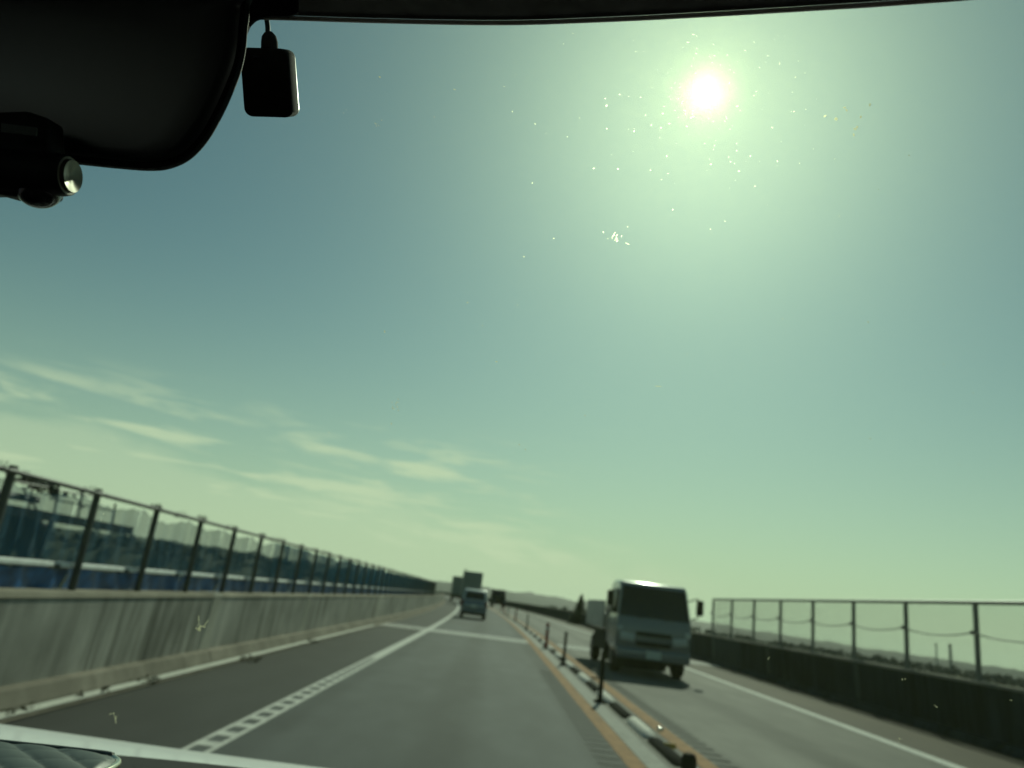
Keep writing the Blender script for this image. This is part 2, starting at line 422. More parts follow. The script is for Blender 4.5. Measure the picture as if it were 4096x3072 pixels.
def ridge(name, mat, a0, a1, dist, top, seed, rows=7, depth=.25, step=.35, kind='structure', rough=.3):
    m = MB(); n = int((a1 - a0) / step) + 1
    for r in range(rows):
        t = r / (rows - 1)
        for i in range(n):
            a = R(a0 + step * i); d = dist * (1 + depth * t)
            x, y = math.sin(a) * d, math.cos(a) * d
            h = top(math.degrees(a)); zt = EYE.z + math.tan(R(h)) * dist
            prof = math.sin(min(1, t * 1.6) * math.pi / 2) ** .8
            zb = tz(x) - .5
            nz = noise.fractal((math.degrees(a) * .9 + seed, t * 3, seed), 1.0, 2.0, 4) * rough
            m.v.append((x + nz * dist * .004, y, zb + (zt - zb) * prof * (1 + nz * .55 * t)))
    for r in range(rows - 1):
        for i in range(n - 1):
            b = r * n + i; m.f.append((b, b + 1, b + n + 1, b + n)); m.m.append(0)
    return setting(m.build(name, mat, smooth='all', fix=False), kind)
def interp(tab):
    def f(a):
        if a <= tab[0][0]: return tab[0][1]
        for (x0, y0), (x1, y1) in zip(tab, tab[1:]):
            if a <= x1: return y0 + (y1 - y0) * (a - x0) / (x1 - x0)
        return tab[-1][1]
    return f
ridge('hills', M['forest_far'], -60, 64, 1500, interp([(-60, 1.6), (-30, 1.1), (-10, .8), (1, .62), (6, .5), (12, .2), (20, -.2), (33, -.62), (64, -1.1)]), 3.3, rough=.5)
ridge('near_hill', M['forest'], -75, -3, 260, interp([(-75, 1.8), (-34, 1.0), (-27, 1.2), (-18, 1.15), (-12, .9), (-6, .3), (-3, -.3)]), 8.1, step=.2, rough=.35)

def leaf_mass(m, c, rx, ry, rz, n, s, seed=0):
    rnd = random.Random(seed)
    for _ in range(n):
        while True:
            p = Vector((rnd.uniform(-1, 1), rnd.uniform(-1, 1), rnd.uniform(-1, 1)))
            if p.length < 1: break
        q = Vector((c[0] + p.x * rx, c[1] + p.y * ry, c[2] + p.z * rz))
        d = Vector((rnd.gauss(0, 1), rnd.gauss(0, 1), rnd.gauss(0, 1))).normalized(); e = d.orthogonal().normalized(); g = d.cross(e)
        k = s * rnd.uniform(.6, 1.4)
        m.add([q + e * k, q + g * k * .8, q - e * k, q - g * k * .8], [(0, 1, 2, 3)])
# the wood on the near hill and the hazy tree line beyond the right wall: masses nobody could count
fm = MB(); rnd = random.Random(5)
for i in range(420):
    a = R(rnd.uniform(-50, -4)); d = 262 * rnd.uniform(1.02, 1.12); h = interp([(-75, 1.8), (-34, 1.0), (-27, 1.2), (-18, 1.15), (-12, .9), (-6, .3), (-3, -.3)])(math.degrees(a))
    zt = EYE.z + math.tan(R(h)) * 262 - rnd.uniform(1.4, 5)
    leaf_mass(fm, (math.sin(a) * d, math.cos(a) * d, zt), rnd.uniform(1.2, 2.6), 1.6, rnd.uniform(.8, 1.7), 26, .75, i)
tag(fm.build('woodland', M['forest'], fix=False), 'dark green woodland covering the hill seen through the netting', 'woodland', kind='stuff')
tm = MB()
for i in range(380):
    a = R(rnd.uniform(4, 46)); d = rnd.uniform(560, 700)
    x, y = math.sin(a) * d, math.cos(a) * d
    h = rnd.uniform(4, 7.5) + 3.5 * max(0, 1 - abs(math.degrees(a) - 11) / 7)
    leaf_mass(tm, (x, y, tz(x) + h * .55), rnd.uniform(3, 6), 3, h * .5, 22, 1.7, i + 999)
tag(tm.build('tree_line', M['forest_far'], fix=False), 'hazy low tree line on the horizon beyond the right fence', 'trees', kind='stuff')

# ------------------------------------------------------------------ carriageway
def strip(name, x0, x1, z, mat, ys=None, y0=None, y1=None):
    ys = ys or drange(-14 if y0 is None else y0, 330 if y1 is None else y1, 3)
    m = MB(); n = len(ys)
    for y in ys:
        m.v += [(x0 + bend(y), y, z), (x1 + bend(y), y, z)]
    for i in range(n - 1): m.f.append((2 * i, 2 * i + 1, 2 * i + 3, 2 * i + 2)); m.m.append(0)
    return setting(m.build(name, mat, fix=False))
strip('road', -4.2, 8.1, -.012, M['shoulder'])
strip('lane', -2.07, 1.62, 0, M['lane'])
strip('oncoming_lane', 1.62, 5.95, -.002, M['lane_far'])
strip('right_shoulder', 5.95, 7.66, -.004, M['shoulder_r'])

# left lane edge line: raised profile paint, a ladder of bars near the camera
lm = MB()
XL, XR = -2.07, -1.86
strip_y = drange(-14, 330, 3)
for y in drange(2.0, 14.0, .405)[:-1]:
    for (a, b, c, d) in ((XL, XR, y, y + .17), (XL, XL + .045, y + .17, y + .405), (XR - .045, XR, y + .17, y + .405)):
        lm.add([(a + bend(y), c, .004), (b + bend(y), c, .004), (b + bend(y), d, .004), (a + bend(y), d, .004)], [(0, 1, 2, 3)])
ysl = [-14, -6, 1.997]; ysr = drange(14.09, 330, 3)
for yy in (ysl, ysr):
    for y0, y1 in zip(yy, yy[1:]):
        lm.add([(XL + bend(y0), y0, .004), (XR + bend(y0), y0, .004), (XR + bend(y1), y1, .004), (XL + bend(y1), y1, .004)], [(0, 1, 2, 3)])
setting(lm.build('white_edge_line', M['white_line'], fix=False))
strip('right_edge_line', 5.68, 5.9, .003, M['white_line'])
strip('orange_line', 1.38, 1.56, .004, M['orange_line'])
strip('outer_orange_line', 2.14, 2.33, .004, M['orange_line'])
strip('median_strip', 1.57, 1.78, .004, M['pale_strip'])
gv = MB()
for y in drange(3, 16, .3):
    for x0, x1 in ((1.12, 1.36), (2.36, 2.58)):
        gv.add([(x0, y, .004), (x1, y, .004), (x1, y + .11, .004), (x0, y + .11, .004)], [(0, 1, 2, 3)])
setting(gv.build('rumble_grooves', M['groove'], fix=False))
jm = MB()
strip_m = paint('joint_paint', (.62, .62, .58), .15)
for (a, b, y, w) in ((-3.5, 1.36, 25.2, .62), (-3.5, 1.36, 26.3, .62), (2.4, 7.6, 25.2, .62), (2.4, 7.6, 26.3, .62)):
    jm.add([(a, y, .006), (b, y, .006), (b, y + w, .006), (a, y + w, .006)], [(0, 1, 2, 3)])
setting(jm.build('expansion_joint', strip_m, fix=False))

# ------------------------------------------------------------------ left barrier: concrete wall in panels on a plinth
wl_ = empty('concrete_wall', (-3.72, 20, 0))
tag(wl_, 'streaked grey concrete barrier along the left shoulder under the net fence', 'wall')
joints = [-9.4, .4, 5.4, 10.65, 16.0, 21, 26, 31.2, 36.4, 41.6, 46.8, 52, 57.2, 62.4, 78, 94, 110, 140, 180, 230, 300]
for a, b in zip(joints, joints[1:]):
    ys = drange(a + .006, b - .006, 4)
    MB().sweep([(-3.76, .175), (-3.72, .84), (-3.745, .84), (-3.97, .84), (-4.0, -.3), (-3.80, -.3)], ys).build('wall_panel', M['wall'], wl_)
    MB().sweep([(-3.705, .845), (-3.73, .90), (-3.99, .905), (-3.99, .845)], ys).build('cap', M['wall_cap'], wl_, bevel=.008, seg=1)
    MB().sweep([(-3.775, .17), (-3.67, .16), (-3.615, .03), (-3.615, -.1), (-3.775, -.1)], ys).build('plinth', M['gutter'], wl_, bevel=.01, seg=1)
for j in joints[1:-1]:
    w = .035 if j < 63 else .1
    MB().sweep([(-3.755, .17), (-3.711, .86), (-3.724, .908), (-3.995, .912), (-4.0, 0)], [j - .15, j + .15]).build('joint_strip', M['joint'], wl_)
strip('kerb', -3.605, -3.47, .02, M['kerb_edge'], y1=24.5)
strip('gutter', -3.66, -3.44, .001, M['gutter'])
# dark debris and weeds caught in the gutter
db = MB(); rnd = random.Random(11)
for (px, py, s) in ((570, 2730, .16), (1000, 2643, .16), (320, 2796, .035), (420, 2776, .03), (1250, 2570, .12), (110, 2846, .06), (30, 2868, .05)):
    g = ground(px, py)
    leaf_mass(db, (g.x, g.y, .03), s, s * 1.6, .035, int(50 * s / .1), .016, int(px))
tag(db.build('gutter_debris', M['weed'], fix=False), 'dark leaf litter and weeds caught along the left kerb', 'debris', kind='stuff')

# ------------------------------------------------------------------ left net fence on the wall
nf = empty('net_fence', (-3.84, 20, .9))
tag(nf, 'blue green construction net fence on dark posts above the left concrete wall', 'fence')
SP = 1.312; P0 = 5.86 - 8 * SP
posts = [P0 + i * SP for i in range(50)]
post_me = MB().tube([(0, 0, .84), (0, 0, 1.84)], .034, 8).mesh('fence_post', M['steel_dark'], smooth=60)
clampm = MB()
for k in range(9):
    a = rnd.uniform(0, 6.28)
    leaf_mass(clampm, (math.cos(a) * .03, math.sin(a) * .06, 1.80 + rnd.uniform(-.03, .025)), .03, .05, .025, 5, .014, k)
tie_me = clampm.mesh('net_tie', M['steel_dark'], fix=False)
coup_me = MB().box((0, 0, 1.80), (.07, .075, .065)).mesh('pipe_coupler', M['steel_dark'], bevel=.02)
XN = -3.84
for i, y in enumerate(posts):
    link('post', post_me, nf, (XN + bend(y), y, 0)).matrix_parent_inverse = parent_inv(nf)
    link('coupler', coup_me, nf, (XN + bend(y), y, 0))
    setting(link('net_tie', tie_me, nf, (XN + bend(y) + .01, y + rnd.uniform(-.25, -.02), rnd.uniform(-.01, .03))), 'stuff')
    if i % 3 == 1: setting(link('net_tie', tie_me, nf, (XN + bend(y), y + rnd.uniform(.4, .7), rnd.uniform(-.02, .02))), 'stuff')
MB().tube([(XN + .04 + bend(y), y, 1.79) for y in drange(P0, posts[-1], SP)], .021, 8).build('top_pipe', M['steel_dark'], nf, smooth=60)
# one pleated net per bay, a handful of differently gathered nets shared between bays
nets = []
for v in range(12):
    rn = random.Random(v + 40); m = MB(); nu, nv = 40, 9
    ph = rn.uniform(0, 6); gather = rn.choice([.3, .5, .7])
    sag = rn.uniform(.0, .09)
    for b in range(nv + 1):
        tv = b / nv
        for a in range(nu + 1):
            tu = a / nu
            top = 1.79 - sag * math.sin(math.pi * tu) - .025 * abs(math.sin(5 * tu * math.pi + ph))
            z = .90 + (top - .90) * tv
            heavy = 1.0 if v >= 6 else .28
            amp = heavy * (.02 + .06 * tv * (gather + .5 * noise.noise((tu * 3 + v * 7, tv * 1.5, v))))
            xx = amp * math.sin(tu * 34 + ph + 2.2 * noise.noise((tu * 2.2, tv * 1.2, v * 3.1)) + tv * 1.1)
            yy = tu * SP + .03 * math.sin(tu * 21 + ph * 2 + tv * 2) * tv
            m.v.append((xx, yy, z))
    for b in range(nv):
        for a in range(nu):
            k = b * (nu + 1) + a; m.f.append((k, k + 1, k + nu + 2, k + nu + 1)); m.m.append(0)
    nets.append(m.mesh('net_panel', M['net'], smooth='all', fix=False))
rnd = random.Random(21)
for i, y in enumerate(posts[:-1]):
    dx = bend(y); o = link('net_panel', nets[rnd.randrange(6) + (6 if y > 13 else 0)], nf, (XN - .17 + dx, y, 0))
    o.rotation_euler = (0, 0, -math.atan2(bend(y + SP) - dx, SP) if False else math.atan2(-(bend(y + SP) - dx), SP))
rail_a = MB().box((0, .5 * .90, 0), (.09, .90, .048)).mesh('white_rail', M['white_rail'], bevel=.01)
rail_b = MB().box((0, .07, 0), (.09, .15, .048)).mesh('white_rail', M['white_rail'], bevel=.01)
brk_me = MB().box((0, .11, -.02), (.05, .23, .04)).mesh('rail_bracket', M['steel_dark'])
sheets = []
for v in range(3):
    m = MB(); nu = 14
    for b in range(4):
        for a in range(nu + 1):
            tu = a / nu; m.v.append((.02 * math.sin(tu * 19 + v * 2 + b) + .01 * b, tu * SP, .885 + b / 3 * .20 + .012 * math.sin(tu * 8 + v)))
    for b in range(3):
        for a in range(nu):
            k = b * (nu + 1) + a; m.f.append((k, k + 1, k + nu + 2, k + nu + 1)); m.m.append(0)
    sheets.append(m.mesh('blue_sheet', M['blue_sheet'], smooth='all', fix=False))
for i, y in enumerate(posts[:-1]):
    if y < 60:
        zr = 1.118
        link('white_rail', rail_a, nf, (XN - .085 + bend(y), y + .1, zr)); link('white_rail', rail_b, nf, (XN - .085 + bend(y), y + 1.13, zr))
        link('rail_bracket', brk_me, nf, (XN - .085 + bend(y), y + .98, zr))
    link('blue_sheet', sheets[i % 3], nf, (XN - .11 + bend(y), y, 0))

# ------------------------------------------------------------------ right barrier and fence
wr = empty('right_concrete_wall', (7.78, 20, 0))
tag(wr, 'dark backlit concrete barrier along the right shoulder beyond the oncoming lane', 'wall')
jr = [-9, 1, 6, 11.2, 16.4, 21.6, 26.8, 32, 37.2, 42.4, 52.8, 68, 88, 110, 140, 180, 230, 300]
for a, b in zip(jr, jr[1:]):
    ys = drange(a + .02, b - .02, 4)
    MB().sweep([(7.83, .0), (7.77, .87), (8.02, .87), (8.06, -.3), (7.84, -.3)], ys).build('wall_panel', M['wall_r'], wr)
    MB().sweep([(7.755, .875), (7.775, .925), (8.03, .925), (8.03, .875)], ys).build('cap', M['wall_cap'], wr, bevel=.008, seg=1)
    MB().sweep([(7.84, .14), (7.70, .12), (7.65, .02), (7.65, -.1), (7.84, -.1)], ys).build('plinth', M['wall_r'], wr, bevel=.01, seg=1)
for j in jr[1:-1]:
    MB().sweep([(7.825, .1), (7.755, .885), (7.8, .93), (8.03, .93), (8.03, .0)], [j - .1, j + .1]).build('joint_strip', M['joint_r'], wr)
rf = empty('wire_fence', (7.91, 20, .92))
tag(rf, 'grey wire mesh fence with posts and top rail on the right concrete wall', 'fence')
SPR = 2.13; XF = 7.9
rp = [12.5 + SPR * i for i in range(-5, 8)]
post_r = MB().box((0, 0, (.91 + 2.12) / 2), (.06, .075, 2.12 - .91)).mesh('post', M['galv'], bevel=.008)
plate_r = MB().box((0, 0, .935), (.14, .15, .016)).mesh('base_plate', M['galv'])
clamp_r = MB().box((-.05, .03, 0), (.05, .06, .07)).mesh('cable_clamp', M['galv'], bevel=.01)
def wiremesh():
    m = MB(); L, Hh, c, w = SPR, 1.16, .056, .0014
    for s in (1, -1):
        k = -int(Hh / c) - 1
        while k * c < L + Hh:
            u0 = k * c
            pts = []
            for z in (0.0, Hh):
                pts.append((u0 + z if s > 0 else u0 + Hh - z - Hh + Hh * 0 + (Hh - z) * 0 + 0, z))
            a0 = u0; 
            if s > 0: p0, p1 = (a0, 0), (a0 + Hh, Hh)
            else: p0, p1 = (a0 + Hh, 0), (a0, Hh)
            # clip to the panel
            def cl(p, q):
                (x0, z0), (x1, z1) = p, q
                t0, t1 = 0, 1; dx = x1 - x0
                ta, tb = (0 - x0) / dx, (L - x0) / dx
                lo, hi = min(ta, tb), max(ta, tb)
                t0, t1 = max(t0, lo), min(t1, hi)
                if t1 <= t0: return None
                return (x0 + dx * t0, z0 + (z1 - z0) * t0), (x0 + dx * t1, z0 + (z1 - z0) * t1)
            r = cl(p0, p1); k += 1
            if not r: continue
            (x0, z0), (x1, z1) = r
            o = .0015 * s; d = w * .7071
            sg = 1 if s > 0 else -1
            m.add([(o - w, x0, .95 + z0), (o + w, x0 - d * sg, .95 + z0 + d), (o + w, x0 + d * sg, .95 + z0 - d),
                   (o - w, x1, .95 + z1), (o + w, x1 - d * sg, .95 + z1 + d), (o + w, x1 + d * sg, .95 + z1 - d)],
                  [(0, 1, 4, 3), (1, 2, 5, 4), (2, 0, 3, 5)])
    return m.mesh('wire_mesh', M['galv'], fix=False)
wm = wiremesh()
for y in rp:
    link('post', post_r, rf, (XF + bend(y), y, 0)); link('base_plate', plate_r, rf, (XF + bend(y), y, 0)); link('cable_clamp', clamp_r, rf, (XF + bend(y), y, 1.66))
for y in rp[:-1]:
    o = link('wire_mesh', wm, rf, (XF + .03 + bend(y), y, 0)); o['kind'] = 'stuff'
    MB().tube([(XF - .06 + bend(y + SPR * t), y + .03 + SPR * t, 1.66 - .085 * 4 * t * (1 - t)) for t in [k / 10 for k in range(11)]], .011, 6).build('cable', M['galv'], rf, smooth='all')
MB().tube([(XF + bend(y), y, 2.14) for y in drange(rp[0], rp[-1], SPR)], .034, 10).build('top_rail', M['galv'], rf, smooth=60)

# ------------------------------------------------------------------ divider: kerb blocks and delineator posts
def block(y0, L, mat):
    m = MB(); h = .062 if mat != 'cream_rubber' else .075
    prof = [(-.075, 0), (-.062, h * .7), (-.03, h), (.03, h), (.062, h * .7), (.075, 0)]
    ends = [(0, .35), (.07, .85), (.14, 1), (L - .14, 1), (L - .07, .85), (L, .35)]
    b = len(prof)
    for (y, s) in ends:
        for (x, z) in prof: m.v.append((x * (.75 + .25 * s), y, z * s))
    for i in range(len(ends) - 1):
        for k in range(b - 1): m.f.append((i * b + k, (i + 1) * b + k, (i + 1) * b + k + 1, i * b + k + 1)); m.m.append(0)
    m.f.append(tuple(range(b))); m.m.append(0); m.f.append(tuple(reversed(range((len(ends) - 1) * b, len(ends) * b)))); m.m.append(0)
    return m.mesh('kerb_block', M[mat], smooth=50)
me_c = block(0, 1.15, 'cream_rubber'); me_d = block(0, 1.25, 'black_rubber')
y = 4.75; i = 0
ordn = ['first', 'second', 'third', 'fourth', 'fifth', 'sixth', 'seventh', 'eighth', 'ninth', 'tenth', 'eleventh', 'twelfth']
cnt = {'c': 0, 'd': 0}
while y < 76:
    cream = i % 2 == 1
    o = bpy.data.objects.new('kerb_block', me_c if cream else me_d); col.objects.link(o); o.location = (1.935 + bend(y), y, .002)
    k = 'c' if cream else 'd'; n = cnt[k]; cnt[k] += 1
    kindtxt = 'cream rubber kerb block' if cream else 'black rubber kerb block'
    if n < 6: lab = '%s between the orange lines, %s of its colour from the camera' % (kindtxt, ordn[n])
    else: lab = 'small distant %s between the orange lines beyond the truck' % kindtxt
    tag(o, lab, 'kerb block', 'rubber kerb blocks along the central divider')
    y += 1.38 if cream else 1.42; i += 1
stud = empty('road_stud', (2.03, 8.9, .1)); tag(stud, 'shiny metal road stud with a yellow reflector beside the cream kerb block', 'road stud')
MB().box((2.03, 8.9, .12), (.07, .05, .05)).build('housing', M['chrome'], stud, bevel=.015, seg=3, smooth=30)
MB().box((1.99, 8.25, .06), (.12, .02, .05)).build('reflector', M['yellow_refl'], stud)

def post_mesh(h, r, mat, bands):
    root = empty('delineator_post', (0, 0, 0))
    MB().tube([(0, 0, 0), (0, 0, .025), (0, 0, .035), (0, 0, .05)], [.10, .095, .07, .045], 16).build('base', M['black_rubber'], root, smooth=40)
    MB().tube([(0, 0, .04), (0, 0, .08), (0, 0, h - .02), (0, 0, h)], [r * 1.15, r, r, r * .75], 14).build('pole', M[mat], root, smooth=40)
    for z in bands: MB().tube([(0, 0, z - .035), (0, 0, z + .035)], r + .002, 14).build('reflective_band', M['white_refl'], root, smooth=40)
    return root
pd = post_mesh(.73, .034, 'black_rubber', []); pr = post_mesh(.74, .048, 'red_rubber', [.58])
near = EYE + pxray(2757, 3022) * ((.73 - EYE.z) / pxray(2757, 3022).z)
plan = [(near.x, near.y, 'd', 'dark delineator post nearest the camera, only its top above the photo edge'),
        (1.76, 11.7, 'd', 'tall dark delineator post standing in front of the oncoming truck side'),
        (1.80, 17.9, 'd', 'thin dark delineator post left of the truck shadow'),
        (1.80, 23.6, 'r', 'dark red delineator post beside the pale expansion joint'),
        (1.78, 36.0, 'd', 'grey dark post, fifth from the camera along the divider'),
        (1.64, 48.4, 'r', 'brownish red post, sixth from the camera along the divider'),
        (1.33, 57.0, 'd', 'small dark post, seventh from the camera along the divider'),
        (1.2, 65.0, 'r', 'small red post, eighth from the camera along the divider'),
        (1.05, 73.2, 'r', 'small red post, ninth from the camera, farthest along the divider')]
used = set()
for (x, y, k, lab) in plan:
    src = pd if k == 'd' else pr
    o = src if k not in used else copy_tree(src); used.add(k)
    o.location = (x, y, .006); tag(o, lab, 'post', 'delineator posts along the central divider')

# ------------------------------------------------------------------ vehicles
def wheel(parent, x, y, r, w, side):
    ty = MB()
    ty.tube([(x - w / 2, y, r), (x - w / 2 + .03, y, r), (x + w / 2 - .03, y, r), (x + w / 2, y, r)], [r * .86, r, r, r * .86], 24)
    wp = empty('wheel', (x, y, r)); wp.parent = parent; wp.matrix_parent_inverse = parent_inv(parent)
    ty.build('tyre', M['tyre'], wp, smooth=40)
    s = w / 2 + .006
    MB().tube([(x + side * (s - .05), y, r), (x + side * s, y, r), (x + side * (s - .02), y, r)], [r * .6, r * .58, r * .2], 20).build('rim', M['rim'], wp, smooth=40)
    return wp
def loft(secs, name, mat, parent, bevel=.03, seg=3, smooth=35):     # secs: (y, z, half width) loops along a closed side profile
    m = MB(); n = len(secs)
    for s in (-1, 1):
        for (y, z, hw) in secs: m.v.append((s * hw, y, z))
    m.f.append(tuple(range(n))); m.f.append(tuple(reversed(range(n, 2 * n)))); m.m += [0, 0]
    for i in range(n): m.f.append((i, (i + 1) % n, (i + 1) % n + n, i + n)); m.m.append(0)
    return m.build(name, mat, parent, bevel=bevel, seg=seg, smooth=smooth)
def moved(root, loc, rz=0):
    root.location = loc; root.rotation_euler = (0, 0, rz)
def quad_on(a, b, c, d, t, name, mat, parent, bevel=.012):
    a, b, c, d = map(Vector, (a, b, c, d)); n = (b - a).cross(d - a).normalized() * t
    return MB().prism([a, b, c, d], n).build(name, mat, parent, bevel=bevel, seg=2, smooth=35)

# oncoming light truck: front faces the camera (local -Y)
tk = empty('oncoming_truck', (0, 0, 0))
tag(tk, 'white light flatbed truck coming towards the camera in the oncoming lane', 'truck')
loft([(.10, .42, .84), (0, .48, .85), (-.03, .80, .86), (.00, 1.22, .86), (.24, 1.93, .785), (.36, 2.03, .765), (1.25, 2.06, .765), (1.5, 2.0, .77), (1.6, 1.25, .86), (1.6, .55, .86), (.95, .5, .86)], 'cab', M['truck_shaded_white'], tk, .12, 5)
# windscreen, following the slope from (.03,1.2) to (.40,1.93)
def ws(t, x, out=.012):
    y = .24 * t; z = 1.22 + (.73) * t; n = Vector((0, -.73, .24)).normalized() * out
    return Vector((x, y, z)) + n
quad_on(ws(.04, -.80), ws(.04, .80), ws(.95, .72), ws(.95, -.72), .004, 'windscreen', M['glass_dark'], tk, .003)
for s in (-1, 1):
    quad_on((s * .868, .38, 1.28), (s * .868, 1.3, 1.28), (s * .808, 1.25, 1.85), (s * .808, .42, 1.85), .012 * s, 'side_window', M['glass_dark'], tk, .003)
    MB().box((s * .60, -.045, .80), (.34, .05, .17), Matrix.Rotation(R(-6 * s), 3, 'Y')).build('headlight', M['lamp'], tk, bevel=.025, seg=3, smooth=40)
    MB().box((s * .77, -.02, .96), (.12, .06, .12)).build('indicator_lamp', M['lamp'], tk, bevel=.02, seg=2, smooth=40)
    MB().box((s * .68, -.07, .42), (.13, .05, .10)).build('fog_lamp', M['lamp'], tk, bevel=.02, seg=2, smooth=40)
    mr = MB().box((s * 1.03, .02, 1.60), (.16, .09, .34)).build('wing_mirror', M['truck_dark'], tk, bevel=.03, seg=3, smooth=40)
    MB().tube([(s * .80, .22, 1.72), (s * .98, .06, 1.80), (s * 1.03, .04, 1.74)], .014, 6).tube([(s * .86, .12, 1.32), (s * .98, .03, 1.38), (s * 1.03, .03, 1.46)], .014, 6).build('mirror_arm', M['truck_dark'], mr, smooth=60)
MB().box((0, -.062, 1.03), (.02, .02, .02)).build('badge', M['chrome'], tk)
MB().box((0, -.028, .90), (.80, .05, .09)).build('grille', M['truck_dark'], tk, bevel=.01)
MB().box((0, -.05, .69), (.78, .05, .09)).build('grille', M['truck_dark'], tk, bevel=.01)
MB().box((0, -.04, .46), (1.66, .20, .24)).build('bumper', M['truck_shaded_white'], tk, bevel=.05, seg=3, smooth=35)
MB().box((0, -.150, .47), (.33, .012, .165)).build('number_plate', M['plate'], tk)
for s in (-.38, .22):
    MB().tube([(s, -.03, 1.235), (s + .42, .03, 1.32)], .008, 6).build('wiper', M['truck_dark'], tk)
MB().box((-.33, 2.7, .55), (.09, 4.2, .16)).box((.33, 2.7, .55), (.09, 4.2, .16)).build('chassis', M['truck_dark'], tk)
MB().box((0, 3.22, .82), (1.78, 3.1, .10)).build('bed_floor', M['truck_dark'], tk)
for s in (-1, 1):
    MB().box((s * .90, 3.22, 1.22), (.045, 3.1, .66)).build('side_gate', M['gate'], tk, bevel=.01)
MB().box((0, 1.70, 1.30), (1.70, .05, .92)).build('headboard', M['truck_shaded_white'], tk, bevel=.01)
MB().box((0, 4.77, 1.06), (1.8, .045, .42)).build('tailgate', M['truck_shaded_white'], tk, bevel=.01)
MB().box((.1, 3.0, 1.08), (1.3, 1.9, .36)).build('load_cover', M['box_grey'], tk, bevel=.08, seg=3, smooth=40)
for (x, y, s) in ((-.72, .62, -1), (.72, .62, 1), (-.74, 3.75, -1), (.74, 3.75, 1)): wheel(tk, x, y, .34, .22, s)
for s in (-1, 1): MB().box((s * .74, 1.12, .40), (.3, .02, .42)).build('mudflap', M['truck_dark'], tk)
for s in (-1, 1): MB().box((s * .84, 2.35, .58), (.04, 2.0, .40)).build('side_guard', M['truck_dark'], tk)
MB().box((-.22, .55, .26), (1.15, .9, .24)).build('front_axle_guard', M['truck_dark'], tk, bevel=.03)
MB().box((.62, 2.15, .52), (.34, .7, .36)).build('fuel_tank', M['truck_dark'], tk, bevel=.05, seg=3, smooth=40)
MB().box((-.62, 2.15, .50), (.34, .5, .30)).build('battery_box', M['truck_dark'], tk, bevel=.03)
moved(tk, (3.74, 17.6, 0), R(0.4))

# small hatchback ahead in the camera's own lane, seen from behind (local -Y is the rear)
hb = empty('hatchback_car', (0, 0, 0))
tag(hb, 'silver grey hatchback driving ahead in the left lane, seen from behind', 'car')
loft([(0, .34, .70), (-.03, .62, .74), (.02, .95, .745), (.15, 1.0, .73), (3.3, .92, .70), (3.45, .6, .70), (3.40, .26, .68), (.1, .24, .68)], 'body', M['silver'], hb, .06, 4)
loft([(.10, .97, .71), (.34, 1.50, .60), (.55, 1.58, .57), (1.9, 1.58, .57), (2.7, .95, .68)], 'roof', M['sunlit_silver'], hb, .05, 4)
def rw(t, x): return Vector((x, .10 + .24 * t - .012, .97 + .53 * t + .006))
quad_on(rw(.16, -.56), rw(.16, .56), rw(.86, .48), rw(.86, -.48), .004, 'rear_window', M['glass_dark'], hb, .003)
for s in (-1, 1):
    quad_on((s * .69, .5, 1.03), (s * .69, 2.35, 1.03), (s * .60, 1.85, 1.48), (s * .60, .62, 1.48), .012 * s, 'side_window', M['glass_dark'], hb, .003)
    MB().box((s * .66, -.005, .84), (.14, .06, .26)).build('tail_lamp', M['tail'], hb, bevel=.02, seg=2, smooth=40)
MB().box((0, -.03, .42), (1.42, .12, .2)).build('bumper', M['silver'], hb, bevel=.05, seg=3, smooth=40)
MB().box((0, -.045, .70), (.33, .01, .165)).build('number_plate', M['plate'], hb)
MB().box((0, .05, .26), (1.3, .1, .10)).build('underside', M['truck_dark'], hb)
for (x, y, s) in ((-.62, .62, -1), (.62, .62, 1), (-.62, 2.85, -1), (.62, 2.85, 1)): wheel(hb, x, y, .29, .18, s)
moved(hb, (-.90, 42.4, 0), R(1.5))

def boxtruck(label, w, h, loc, rz, mat, step=0, facing_away=True, L=6.0):
    t = empty('box_truck', (0, 0, 0)); tag(t, label, 'truck')
    MB().box((0, L / 2, (h + .95) / 2), (w, L, h - .95)).build('cargo_box', M[mat], t, bevel=.04)
    for s in (-1, 1):
        MB().box((s * w / 4, -.02, (h + 1.0) / 2), (w / 2 - .06, .03, h - 1.2)).build('rear_door', M[mat], t, bevel=.01)
        MB().box((s * (w / 2 - .18), -.02, .80), (.26, .05, .12)).build('tail_lamp', M['tail'], t)
    MB().box((0, L / 2, .8), (.9, L + 1.6, .22)).build('chassis', M['truck_dark'], t)
    MB().box((0, -.02, .55), (w * .9, .08, .12)).build('bumper', M['truck_dark'], t)
    loft([(L + .1, .5, w / 2 - .1), (L + .1, 2.4, w / 2 - .18), (L + 1.4, 2.4, w / 2 - .18), (L + 1.75, 1.3, w / 2 - .1), (L + 1.75, .5, w / 2 - .1)], 'cab', M['truck_shaded_white'], t, .05, 2)
    for (x, y) in ((-w / 2 + .2, 1.6), (w / 2 - .2, 1.6), (-w / 2 + .2, L + .8), (w / 2 - .2, L + .8)): wheel(t, x, y, .45, .28, -1 if x < 0 else 1)
    if step: MB().box((-w / 2 + .15, .3, h + .12), (.12, .12, .24)).build('marker_lamp', M['truck_dark'], t)
    moved(t, loc, rz); return t
boxtruck('tall grey box truck far ahead, directly beyond the hatchback roof', 2.2, 3.78, (-2.38, 88, 0), R(3), 'box_grey', 1)
boxtruck('lower grey box truck ahead of the tall one, showing at its left', 2.2, 3.55, (-4.75, 112, 0), R(4.5), 'box_grey')
dv = empty('oncoming_van', (0, 0, 0)); tag(dv, 'small dark van far off in the oncoming lane, right of the hatchback', 'van')
